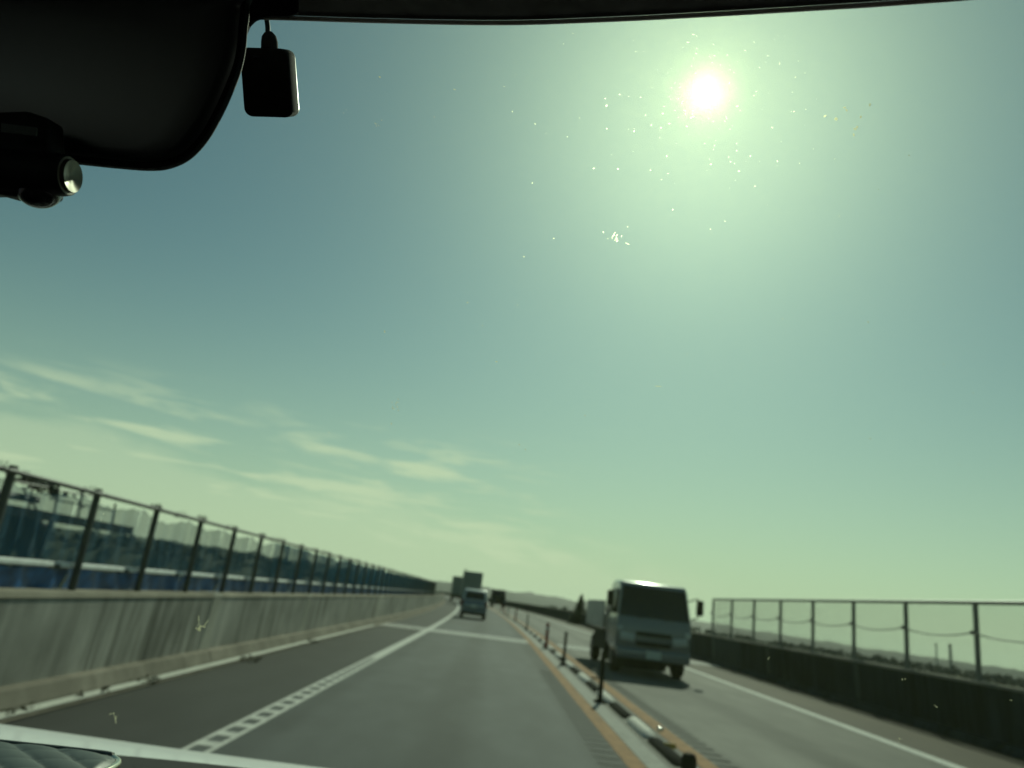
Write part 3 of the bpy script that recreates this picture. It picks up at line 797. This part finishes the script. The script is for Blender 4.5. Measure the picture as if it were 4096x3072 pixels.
loft([(0, .4, .86), (-.05, .9, .88), (.1, 1.25, .87), (.75, 2.15, .78), (1.1, 2.3, .76), (4.4, 2.3, .76), (4.5, 1.2, .88), (4.5, .4, .86)], 'body', M['truck_dark'], dv, .06, 3)
quad_on((-.76, .13, 1.32), (.76, .13, 1.32), (.68, .70, 2.1), (-.68, .70, 2.1), .03, 'windscreen', M['glass_dark'], dv, .003)
for s in (-1, 1): MB().box((s * .66, -.05, .85), (.28, .05, .14)).build('headlight', M['lamp'], dv, bevel=.02)
MB().box((0, -.06, .5), (1.7, .12, .22)).build('bumper', M['truck_dark'], dv, bevel=.03)
for (x, y, s) in ((-.75, .8, -1), (.75, .8, 1), (-.75, 3.6, -1), (.75, 3.6, 1)): wheel(dv, x, y, .34, .2, s)
moved(dv, (1.05, 102, 0), R(4.5))

# ------------------------------------------------------------------ beyond the barriers
ct = empty('conifer_tree', (5.2, 45.0, -6.6)); tag(ct, 'pointed cone shaped conifer behind the right wall, left of the oncoming truck', 'tree')
cx0, cy0 = ground(2330, 2300, 1.0).xy if False else (0, 0)
dirc = pxray(2327, 2375); tC = 62 / dirc.y; top = EYE + dirc * tC
zb = tz(top.x) ; ct.location = (top.x, top.y, zb)
MB().tube([(top.x, top.y, zb), (top.x, top.y, zb + 3), (top.x, top.y, top.z - .3)], [.22, .17, .02], 8).build('trunk', M['sock'], ct)
cm = MB(); rnd = random.Random(3)
Hc = top.z - zb
for i in range(5200):
    t = rnd.random() ** .6; z = top.z - t * (Hc - 1.0); rad = .03 + .42 * t * Hc * rnd.uniform(.35, 1.0) * (1 + .12 * math.sin(i))
    rad = min(rad, .03 + t * Hc * .42); g = rnd.uniform(0, 6.283)
    q = Vector((top.x + math.cos(g) * rad, top.y + math.sin(g) * rad, z)); d = Vector((math.cos(g), math.sin(g), -.5)).normalized(); e = Vector((-math.sin(g), math.cos(g), 0)); k = .14 + .22 * t
    cm.add([q - e * k * .5, q + d * k, q + e * k * .5, q - d * k * .4 + Vector((0, 0, k * .5))], [(0, 1, 2, 3)])
cm.build('crown', M['conifer'], ct, fix=False)
def chimney(px, py, dist, r, label):
    d = pxray(px, py); t = dist / d.y; p = EYE + d * t; zb = tz(p.x)
    o = empty('chimney', (p.x, p.y, zb)); tag(o, label, 'chimney', 'factory chimneys on the horizon')
    MB().tube([(p.x, p.y, zb - 1), (p.x, p.y, p.z - 2)], [r * 1.25, r], 14).build('stack', M['box_grey'], o, smooth=60)
    MB().tube([(p.x, p.y, p.z - 2), (p.x, p.y, p.z)], [r * 1.08, r * 1.08], 14).build('rim', M['truck_dark'], o, smooth=60)
chimney(3800, 2576, 700, 1.2, 'thicker hazy chimney on the horizon through the right wire fence')
chimney(3744, 2574, 900, .8, 'thinner fainter chimney left of the thick one on the horizon')

# scaffold work platform behind the netting, far left
sf = empty('scaffold_platform', (-14, 24, tz(-14))); tag(sf, 'dark scaffold work platform with guard rails behind the left netting', 'scaffold')
def onL(px, py, dep): return at(px, py, dep)
DS = 26.0
a0, a1 = at(150, 2035, DS), at(462, 2095, DS + 4)
back = Vector((0.25, 1.0, 0)).normalized() * 1.1
for nm, p, q, hgt in (('deck', at(-260, 1965, DS - 4), at(462, 2097, DS + 4), .32),):
    MB().prism([p, q, q - Vector((0, 0, hgt)), p - Vector((0, 0, hgt))], back).build(nm, M['steel_dark'], sf)
def bar(p, q, r, nm): MB().tube([p, q], r, 6).build(nm, M['steel_dark'], sf, smooth=60)
bar(at(200, 1995, DS), at(458, 2045, DS + 4), .035, 'guard_rail')
bar(at(60, 1925, DS - 2), at(390, 1990, DS + 3), .035, 'guard_rail')
bar(at(-40, 1968, DS - 2), at(150, 2000, DS), .14, 'guard_rail')
for (x0, y0, x1, y1) in ((235, 1955, 215, 2060), (330, 1975, 310, 2075), (462, 2015, 448, 2095), (140, 1900, 110, 2050)): bar(at(x0, y0, DS + 1), at(x1, y1, DS + 1), .04, 'upright')
bar(at(290, 1975, DS + 1), at(335, 2035, DS + 1), .03, 'brace'); bar(at(90, 1950, DS), at(160, 2060, DS), .04, 'brace')
bar(at(140, 2060, DS), Vector((at(140, 2060, DS).x, at(140, 2060, DS).y, tz(-14))), .22, 'column'); bar(at(60, 2060, DS), Vector((at(60, 2060, DS).x, at(60, 2060, DS).y, tz(-14))), .22, 'column')
bar(at(210, 2080, DS), at(150, 2230, DS), .10, 'brace')
hs = MB()
for k, (px, py, s) in enumerate(((40, 2075, 1), (100, 2090, .9), (150, 2120, .7), (20, 2130, 1), (110, 2160, .8))): hs.box(at(px, py, DS + .3), (s * .9, .7, s * .8), Matrix.Rotation(R(7 * k), 3, 'Y'))
hs.build('machine_housing', M['steel_dark'], sf, bevel=.06, seg=2)
sf_m = MB(); 
for i in range(7): leaf_mass(sf_m, at(95 + i * 22, 1915 + i * 9, DS), .35, .4, .22, 16, .12, i)
sf_m.build('bundled_cable', M['steel_dark'], sf, fix=False)

# ------------------------------------------------------------------ the car the photograph is taken from
car = empty('white_car', (-.2, 0, 0)); tag(car, 'dark cabin and white bonnet of the car the photo is taken from', 'car')
def glass(x, zr, out=0.0):                      # a point of the curved windscreen; zr is height above the eye
    return Vector((x, .265 + (.225 - zr) / .7 - .47 * (x + .2) ** 2 + out, EYE.z + zr + out * .7))
wsM = MB(); NX, NZ = 30, 12
for k, out in enumerate((0.0, .0042)):
    for j in range(NZ + 1):
        for i in range(NX + 1):
            wsM.v.append(tuple(glass(-.92 + 1.44 * i / NX, -.215 + .455 * j / NZ, out)))
W = NX + 1; base1 = W * (NZ + 1)
for j in range(NZ):
    for i in range(NX):
        a = j * W + i
        wsM.f.append((a, a + 1, a + W + 1, a + W)); wsM.f.append((base1 + a, base1 + a + W, base1 + a + W + 1, base1 + a + 1)); wsM.m += [0, 0]
for i in range(NX):
    for a in (i, NZ * W + i): wsM.f.append((a, base1 + a, base1 + a + 1, a + 1)); wsM.m.append(0)
for j in range(NZ):
    for a in (j * W, j * W + NX): wsM.f.append((a, a + W, base1 + a + W, base1 + a)); wsM.m.append(0)
screen = wsM.build('windscreen', M['screen'], car, smooth=30)
def on_glass(px, py, lift=.006):                # where the line of sight meets the outer face of the windscreen
    d = pxray(px, py); lo, hi = .05, 2.0
    for _ in range(50):
        t = (lo + hi) / 2; p = d * t
        if p.y - (.265 + (.225 - p.z) / .7 - .47 * (p.x + .2) ** 2) > 0: hi = t
        else: lo = t
    return EYE + d * (lo + lift), lo
# flecks of dust and insect marks stuck to the glass
dm = MB(); rnd = random.Random(17)
def fleck(px, py, s, el=1.0, ang=None):
    p, t = on_glass(px, py); k = s / FPX * t
    a = rnd.uniform(0, 3.14) if ang is None else ang
    u = (CRw * math.cos(a) + CDw * math.sin(a)) * k * el; w = (-CRw * math.sin(a) + CDw * math.cos(a)) * k
    n = rnd.randint(5, 7); vs = [p + u * math.cos(6.283 * q / n) * rnd.uniform(.6, 1.1) + w * math.sin(6.283 * q / n) * rnd.uniform(.6, 1.1) for q in range(n)]
    dm.add(vs, [tuple(range(n))])
for i in range(220):
    r = abs(rnd.gauss(0, 330)) + 90; g = rnd.uniform(0, 6.283)
    x, y = 2824 + r * math.cos(g) * 1.1, 370 + r * math.sin(g) * .95
    if y < 130 or x > 4090: continue
    fleck(x, y, rnd.choice([.8, 1.0, 1.2, 1.4, 1.7, 2.3]), rnd.choice([1, 1, 1.4, 2.0]))
for i in range(45): fleck(rnd.uniform(1200, 4050), rnd.uniform(250, 1900), rnd.choice([1.8, 2, 2.5, 3]), rnd.choice([1, 1.5, 2]))
for i in range(10): fleck(3360 + rnd.gauss(0, 60), 480 + rnd.gauss(0, 40), 5, 1.6)
for (x, y, s, n) in ((2460, 950, 7, 14), (1515, 497, 6, 7), (1580, 1620, 6, 12), (800, 2510, 7, 16), (455, 2862, 6, 9), (3075, 2630, 5, 3), (3600, 2715, 5, 2), (3600, 2952, 6, 4), (4055, 2806, 7, 2), (405, 2078, 5, 3), (3735, 2826, 5, 3), (2070, 1215, 5, 2), (1380, 445, 4, 2)):
    for q in range(n): fleck(x + rnd.gauss(0, s * 1.6), y + rnd.gauss(0, s * 1.6), rnd.uniform(1.2, s * .42), rnd.choice([1, 2, 3]))
fleck(2632, 1545, 2.2, 8, .08); fleck(795, 2475, 1.6, 12, 1.5); fleck(822, 2495, 1.8, 14, 2.2); fleck(463, 2885, 1.5, 12, 1.5); fleck(2510, 975, 2, 6, .4)
tag(dm.build('dust_speck', M['dust'], screen, fix=False), kind='stuff')

# roof lining behind the header edge
hpx = [(-1600, -150), (-800, -20), (0, 38), (600, 52), (1100, 61), (1500, 73), (2000, 81), (2400, 69), (2800, 49), (3200, 25), (3600, -1), (4100, -45), (5200, -190)]
hpts = [on_glass(x, y, -.012)[0] for x, y in hpx]
z0 = hpts[0].z - EYE.z
hpts = [glass(x, z0 + (.205 - z0) * k) + Vector((0, -.004, -.001)) for x, k in ((-.95, 1), (-.8, .8), (-.65, .5), (-.5, .25)) if x < hpts[0].x - .06] + hpts
hpts += [glass(.53, .17) + Vector((0, -.004, 0))] if hpts[-1].x < .45 else []
hedge = catmull(hpts, 5)
hd = MB()
prof = [(.001, .012), (.0, .0), (-.010, -.0005), (-.03, .004), (-.09, .03), (-.35, .06), (-.9, .07), (-2.0, .03), (-2.0, .09), (-.35, .12), (-.05, .045)]
for b in hedge:
    for (dy, dz) in prof: hd.v.append((b.x, b.y + dy, b.z + dz))
n = len(prof)
for i in range(len(hedge) - 1):
    for k in range(n): hd.f.append((i * n + k, i * n + (k + 1) % n, (i + 1) * n + (k + 1) % n, (i + 1) * n + k)); hd.m.append(0)
hd.f.append(tuple(range(n))); hd.f.append(tuple((len(hedge) - 1) * n + k for k in reversed(range(n)))); hd.m += [0, 0]
hd.build('roof_lining', M['lining'], car, smooth=50)
MB().tube([p + Vector((0, .0004, -.0009)) for p in hedge], .0009, 6).build('edge_trim', M['edge_trim'], car, smooth='all')
# doors, pillars and rear bulkhead that keep the cabin dark
cb = MB()
cb.box((-.2, -2.0, .95), (1.5, .06, 1.5)).box((-.94, -.6, .68), (.06, 2.8, .9)).box((.64, -.6, .68), (.06, 2.8, .9)).box((-.2, -.6, .24), (1.6, 2.8, .05))
cb.box((-.55, -.75, .9), (.5, .16, .8)).box((.25, -.75, .9), (.5, .16, .8))
cb.box((-.96, -.5, 1.3), (.05, .16, .5)).box((.66, -.5, 1.3), (.05, .16, .5))
cb.build('cabin_trim', M['trim'], car, bevel=.02)
for x in (-.945, .545):
    MB().tube([glass(max(-.92, min(.52, x)), zr) + Vector((x - max(-.92, min(.52, x)), -.01, 0)) for zr in (-.215, -.1, 0, .1, .2)], .028, 10).build('pillar', M['trim'], car, smooth=60)
# dashboard below the glass
ds = MB(); xs2 = [-.92 + 1.46 * i / 30 for i in range(31)]
def dash_top(x): return EYE.z - .197 - .010 * (x + .2) ** 2
for x in xs2:
    g = glass(x, -.190); z = dash_top(x)
    for (y, zz) in ((g.y - .012, z), (g.y - .10, z + .004), (g.y - .24, z + .002), (g.y - .30, z - .02), (g.y - .32, z - .25), (g.y - .01, z - .25)): ds.v.append((x, y, zz))
for i in range(30):
    for k in range(6): ds.f.append((i * 6 + k, i * 6 + (k + 1) % 6, (i + 1) * 6 + (k + 1) % 6, (i + 1) * 6 + k)); ds.m.append(0)
ds.f.append(tuple(range(6))); ds.f.append(tuple(180 + k for k in reversed(range(6)))); ds.m += [0, 0]
dash = ds.build('dashboard', M['dash_fuzz'], car, smooth=40)
# bonnet
bn = MB(); nx, ny = 24, 14
for j in range(ny + 1):
    t = j / ny; y = .72 + t * .78
    for i in range(nx + 1):
        u = -1 + 2 * i / nx; x = -.2 + u * (.80 - .03 * t)
        z = 1.049 - .045 * t - .07 * t ** 8 + .014 * u * u - .09 * abs(u) ** 18
        bn.v.append((x, y - .02 * u * u * t, z))
for j in range(ny):
    for i in range(nx):
        a = j * (nx + 1) + i; bn.f.append((a, a + 1, a + nx + 2, a + nx + 1)); bn.m.append(0)
bonnet = bn.build('bonnet', M['bonnet'], car, smooth='all', fix=False)
sol = bonnet.modifiers.new('thick', 'SOLIDIFY'); sol.thickness = .012; sol.offset = -1

# rear view mirror, its stalk cover and mirror face
def plate(pts, d0, thick, n=5, closed=True):    # outline at pixel positions swept away from the viewer at real depth
    c = catmull([at(x, y, d0) for x, y in pts], n, True)
    return c
DM = .275
mir_out = [(984, 112), (977, 190), (960, 270), (928, 355), (885, 450), (828, 550), (760, 625), (685, 664), (600, 677), (450, 667), (200, 641), (-300, 590), (-900, 520), (-1150, 380), (-1180, 120), (-1100, -60), (-500, -70), (300, -60), (950, -70), (990, 20)]
cx_ = sum(p[0] for p in mir_out) / len(mir_out); cy_ = 250
mo = catmull([at(x, y, DM) for x, y in mir_out], 6, True)
n = len(mo); mh = MB()
cen = at(-120, 280, DM)
rings = [(0.0, .990), (.0015, 1.0), (.003, .995), (.018, .87), (.028, .60)]
for (d, s) in rings:
    for p in mo: mh.v.append(tuple(cen + (p - cen) * s + CFw * d))
for r in range(len(rings) - 1):
    for k in range(n): mh.f.append((r * n + k, r * n + (k + 1) % n, (r + 1) * n + (k + 1) % n, (r + 1) * n + k)); mh.m.append(0)
mh.f.append(tuple(reversed(range(n)))); mh.f.append(tuple((len(rings) - 1) * n + k for k in range(n))); mh.m += [0, 0]
mirror = mh.build('rear_view_mirror', M['mirror_frame'], car, smooth=50)
mf = MB(); mpx = []
for i, (x, y) in enumerate(mir_out):
    a = Vector(mir_out[i - 1]); b = Vector(mir_out[(i + 1) % len(mir_out)]); tdir = (b - a).normalized(); nrm = Vector((-tdir.y, tdir.x))
    mpx.append((x + nrm.x * 30, y + nrm.y * 30))
mi = catmull([at(x, y, DM - .0008) for x, y in mpx], 6, True); n = len(mi); cen2 = at(-120, 280, DM - .0030)
for s in (1.0, .985, .95, .85):
    for p in mi: mf.v.append(tuple(p.lerp(cen2, 1 - s) - CFw * {1.0: 0, .985: .0007, .95: .0010, .85: .0011}[s]))
for r in range(3):
    for k in range(n): mf.f.append((r * n + k, (r + 1) * n + k, (r + 1) * n + (k + 1) % n, r * n + (k + 1) % n)); mf.m.append(0)
mf.f.append(tuple(3 * n + k for k in range(n))); mf.m.append(0)
mf.build('mirror_face', M['mirror_face'], mirror, smooth='all', fix=True)
cov = [(600, -250), (600, 350), (860, 350), (935, 250), (972, 190), (979, 150), (986, 125), (998, 98), (1020, 77), (1052, 66), (1085, 62), (1150, 62), (1190, 50), (1190, -250)]
MB().prism([at(x, y, .292) for x, y in cov], CFw * .002).build('sensor_cover', M['mirror_frame'], car, bevel=.0004, seg=1)

# dashcam clipped below the mirror
dc = empty('dashcam', at(150, 680, .262)); tag(dc, 'black cylindrical dashcam with a bright round end cap below the mirror', 'dashcam')
DC = .262; u_ = (CRw * .99 + CDw * .10 + CFw * .0).normalized(); ppx = DC / FPX
c_end = at(262, 702, DC - .004)
rad = 75 * ppx
def ring_path(a): return c_end + u_ * a
MB().tube([ring_path(-.062), ring_path(-.010), ring_path(-.004), ring_path(-.001), ring_path(.0012)], [rad * 1.06, rad * 1.06, rad * 1.08, rad * 1.10, rad * 1.02], 40).build('body', M['cam_plastic'], dc, smooth=35)
bu = [(-900, 480), (-900, 765), (-40, 765), (10, 779), (90, 786), (170, 786), (190, 782), (196, 600), (190, 470), (100, 440)]
MB().prism([at(x, y, DC - .006) for x, y in bu], CFw * .010).build('clip_housing', M['cam_plastic'], dc, bevel=.0015, seg=3, smooth=35)
cpm = MB(); NCAP = 48
for (xx, rr) in ((.0010, .86), (.0022, .86), (.0028, .83), (.0022, .45), (.0015, .02)):
    for q in range(NCAP): g = 6.28318 * q / NCAP; cpm.v.append((xx, rad * rr * math.cos(g), rad * rr * math.sin(g)))
for r in range(4):
    for q in range(NCAP): cpm.f.append((r * NCAP + q, r * NCAP + (q + 1) % NCAP, (r + 1) * NCAP + (q + 1) % NCAP, (r + 1) * NCAP + q)); cpm.m.append(0)
cpm.f.append(tuple(4 * NCAP + q for q in range(NCAP))); cpm.m.append(0)
tcap = MT('spun_cap_metal'); tcap.set((.15, .145, .115), .45, 1)
tg = tcap.n('ShaderNodeTangent', direction_type='RADIAL', axis='X'); tcap.l(tg.outputs[0], tcap.b.inputs['Tangent'])
tcap.b.inputs['Anisotropic'].default_value = .95; tcap.b.inputs['Anisotropic Rotation'].default_value = 0.0
cap = link('end_cap', cpm.mesh('end_cap', tcap.m, smooth=25), dc)
v_ = u_.cross(CDw).normalized(); w_ = u_.cross(v_)
cap.matrix_parent_inverse = parent_inv(dc)
cap.location = c_end; cap.rotation_euler = Matrix((u_, v_, w_)).transposed().to_euler()
MB().tube([ring_path(-.0015), ring_path(.0013)], [rad * 1.0, rad * .98], 40).build('cap_ring', M['ring'], dc, smooth=35)
lens_c = at(158, 770, DC - .002); lm_ = MB()
for j in range(9):
    ph = math.pi / 2 * j / 8; rr = 80 * ppx * math.cos(ph); dz = 62 * ppx * math.sin(ph)
    for k in range(28):
        g = 6.2832 * k / 28; lm_.v.append(tuple(lens_c + CRw * rr * math.cos(g) + CFw * rr * math.sin(g) * .9 + CDw * dz))
for j in range(8):
    for k in range(28): lm_.f.append((j * 28 + k, j * 28 + (k + 1) % 28, (j + 1) * 28 + (k + 1) % 28, (j + 1) * 28 + k)); lm_.m.append(0)
lm_.build('lens_dome', M['gloss_black'], dc, smooth='all')
MB().prism([at(x, y, DC - .0122) for x, y in ((8, 494), (150, 512), (148, 545), (6, 528))], -CFw * .0004).build('label_plate', M['cam_label'], dc)

# small black receiver hanging by its cable on the glass
gp = empty('antenna_box', at(1080, 330, .30)); tag(gp, 'small black rounded box hanging by its cable from the windscreen top', 'antenna')
DG = .315; k = DG / FPX
gc = at(1064, 330, DG); gr = (CRw + CDw * .03).normalized(); gd = (CDw + CRw * .075).normalized()
hw, hh, rc = 98, 139, 34
outl = []
for (sx, sy, a0) in ((1, -1, -90), (1, 1, 0), (-1, 1, 90), (-1, -1, 180)):
    for q in range(7):
        a = R(a0 + 15 * q); outl.append(gc + gr * (sx * (hw - rc) + rc * math.cos(a)) * k + gd * (sy * (hh - rc) + rc * math.sin(a)) * k)
GX = CFw + CDw * ((335 - 1536) / FPX)
gb = MB(); n = len(outl)
for (s, d) in ((.965, 0), (1, .0008), (1, .0085), (.985, .0095)):
    for p in outl: gb.v.append(tuple(gc + (p - gc) * s + GX * d))
for r in range(3):
    for q in range(n): gb.f.append((r * n + q, r * n + (q + 1) % n, (r + 1) * n + (q + 1) % n, (r + 1) * n + q)); gb.m.append(0)
gb.f.append(tuple(reversed(range(n)))); gb.f.append(tuple(3 * n + q for q in range(n))); gb.m += [0, 0]
gb.build('case', M['case'], gp, smooth=30)
gbk = MB()
for (s, d) in ((.97, .0092), (1.0, .0093), (1.0, .0100), (.98, .0102)):
    for p in outl: gbk.v.append(tuple(gc + (p - gc) * s + GX * d))
for r in range(3):
    for q in range(n): gbk.f.append((r * n + q, r * n + (q + 1) % n, (r + 1) * n + (q + 1) % n, (r + 1) * n + q)); gbk.m.append(0)
gbk.f.append(tuple(reversed(range(n)))); gbk.f.append(tuple(3 * n + q for q in range(n))); gbk.m += [0, 0]
gbk.build('back_rim', M['edge_trim'], gp, smooth=30)
DB = DG + .004
MB().tube([at(1078, 205, DB), at(1078, 170, DB), at(1076, 148, DB), at(1073, 134, DB), at(1071, 128, DB)], [34 * k, 33 * k, 29 * k, 19 * k, 10 * k], 18).build('strain_relief', M['case'], gp, smooth=60)
MB().tube(catmull([at(1071, 134, DB), at(1071, 110, DB), at(1068, 85, DB), at(1062, 50, DB), at(1058, 20, DB), at(1052, -40, DB)], 4), 10 * k, 10).build('cable', M['cam_plastic'], gp, smooth=60)
MB().prism([at(1012, 222, DG - .0001), at(1040, 224, DG - .0001), at(1040, 232, DG - .0001), at(1012, 230, DG - .0001)], -CFw * .0002).build('indicator', M['navy'], gp)

# quilted pad lying on the dashboard
qp = empty('quilted_pad', (-.25, .5, 1.13)); tag(qp, 'dark quilted leather pad with a shiny metal edge on the dashboard', 'pad')
def on_plane(px, py, z):
    d = pxray(px, py); t = (z - EYE.z) / d.z; return EYE + d * t
ZP = EYE.z - .118
corner = [(-700, 2868), (0, 2947), (200, 2968), (400, 2990), (455, 2999), (478, 3014), (470, 3030), (430, 3052), (345, 3084), (150, 3165), (-100, 3290), (-700, 3290)]
pc = [on_plane(x, y, ZP) for x, y in corner]
pm = MB(); cenp = on_plane(-100, 3060, ZP)
N = 46; gx0, gx1 = min(p.x for p in pc), max(p.x for p in pc); gy0, gy1 = min(p.y for p in pc), max(p.y for p in pc)
def inside(x, y):
    c = False; j = len(pc) - 1
    for i in range(len(pc)):
        if (pc[i].y > y) != (pc[j].y > y) and x < (pc[j].x - pc[i].x) * (y - pc[i].y) / (pc[j].y - pc[i].y) + pc[i].x: c = not c
        j = i
    return c
rings_p = [1 - i / 40 for i in range(40)] + [.004]
pcc = []
for i in range(len(pc)):
    a, b = pc[i], pc[(i + 1) % len(pc)]
    for q in range(10): pcc.append(a.lerp(b, q / 10))
A1 = (on_plane(155, 2975, ZP) - on_plane(430, 3250, ZP)); 
def quilt(p):
    # stitched seams in two directions, set by the lines seen on the pad
    e1 = (on_plane(210, 3070, ZP) - on_plane(45, 2952, ZP)).normalized(); n1 = Vector((-e1.y, e1.x, 0))
    e2 = (on_plane(180, 2990, ZP) - on_plane(0, 2985, ZP)).normalized(); n2 = Vector((-e2.y, e2.x, 0))
    o = on_plane(45, 2952, ZP)
    s1 = abs((on_plane(225, 2975, ZP) - o).dot(n1)); s2 = abs((on_plane(0, 3020, ZP) - on_plane(0, 2985, ZP)).dot(n2))
    a = (p - o).dot(n1) / s1; b = (p - on_plane(0, 2985, ZP)).dot(n2) / s2
    f = abs(math.sin(a * math.pi)) ** .45 * .8 + .2 * abs(math.sin(b * math.pi)) ** .5
    return f * .0022
n = len(pcc)
for s in rings_p:
    for p in pcc:
        q = cenp.lerp(p, s); edge = min(1, (1 - s) * 12)
        pm.v.append((q.x, q.y, q.z - .004 + quilt(q) * edge + .001 * edge))
for r in range(len(rings_p) - 1):
    for k_ in range(n): pm.f.append((r * n + k_, r * n + (k_ + 1) % n, (r + 1) * n + (k_ + 1) % n, (r + 1) * n + k_)); pm.m.append(0)
pm.f.append(tuple((len(rings_p) - 1) * n + k_ for k_ in range(n))); pm.m.append(0)
pm.f.append(tuple(reversed(range(n)))); pm.m.append(0)
M['leather'] = plain('dark_green_leather', (.050, .062, .056), .5, var=.15, scale=80)
pm.build('cover', M['leather'], qp, smooth='all')
MB().tube(catmull([p + Vector((0, 0, -.0045)) for p in pc[4:10]], 6), .0022, 10).build('metal_edge', M['gold_metal'], qp, smooth='all')
MB().tube(catmull([p + Vector((0, 0, -.0035)) for p in pc[:5]], 4), .0022, 8).build('piping', M['leather'], qp, smooth='all')
MB().box((pc[1].x - .1, pc[1].y - .1, ZP - .030), (.3, .12, .045)).build('stand', M['trim'], qp)
# instrument hood: a low dark blue hump at the base of the glass
ih = MB(); nn = 24
for j in range(5):
    for i in range(nn + 1):
        t = i / nn; px = 590 + t * 700
        top_y = 3062 - 24 * math.sin(min(1, t * 1.6) * math.pi / 2) + 46 * max(0, t - .25) ** 1.2
        p = on_plane(px, top_y + 4, EYE.z - .112); ih.v.append((p.x, p.y - .03 * j, EYE.z - .112 - .0015 * j * j - (.0 if j else .004)))
for j in range(4):
    for i in range(nn): a = j * (nn + 1) + i; ih.f.append((a, a + 1, a + nn + 2, a + nn + 1)); ih.m.append(0)
iho = ih.build('instrument_hood', M['navy'], car, smooth='all', fix=True)
sm = iho.modifiers.new('thick', 'SOLIDIFY'); sm.thickness = .02; sm.offset = -1

# ------------------------------------------------------------------ air
HAZE = 0.00007
if HAZE:
    hm = MB().box((0, 1160, 15), (5300, 3000, 190))
    t = MT('thin_haze'); t.t.nodes.remove(t.b)
    v = t.n('ShaderNodeVolumePrincipled'); v.inputs['Color'].default_value = (.86, .92, .84, 1); v.inputs['Density'].default_value = HAZE; v.inputs['Anisotropy'].default_value = .35
    t.l(v.outputs[0], t.o.inputs['Volume'])
    ho = hm.build('haze', t.m); ho['kind'] = 'stuff'; ho['label'] = 'thin pale haze in the air over road and hills'
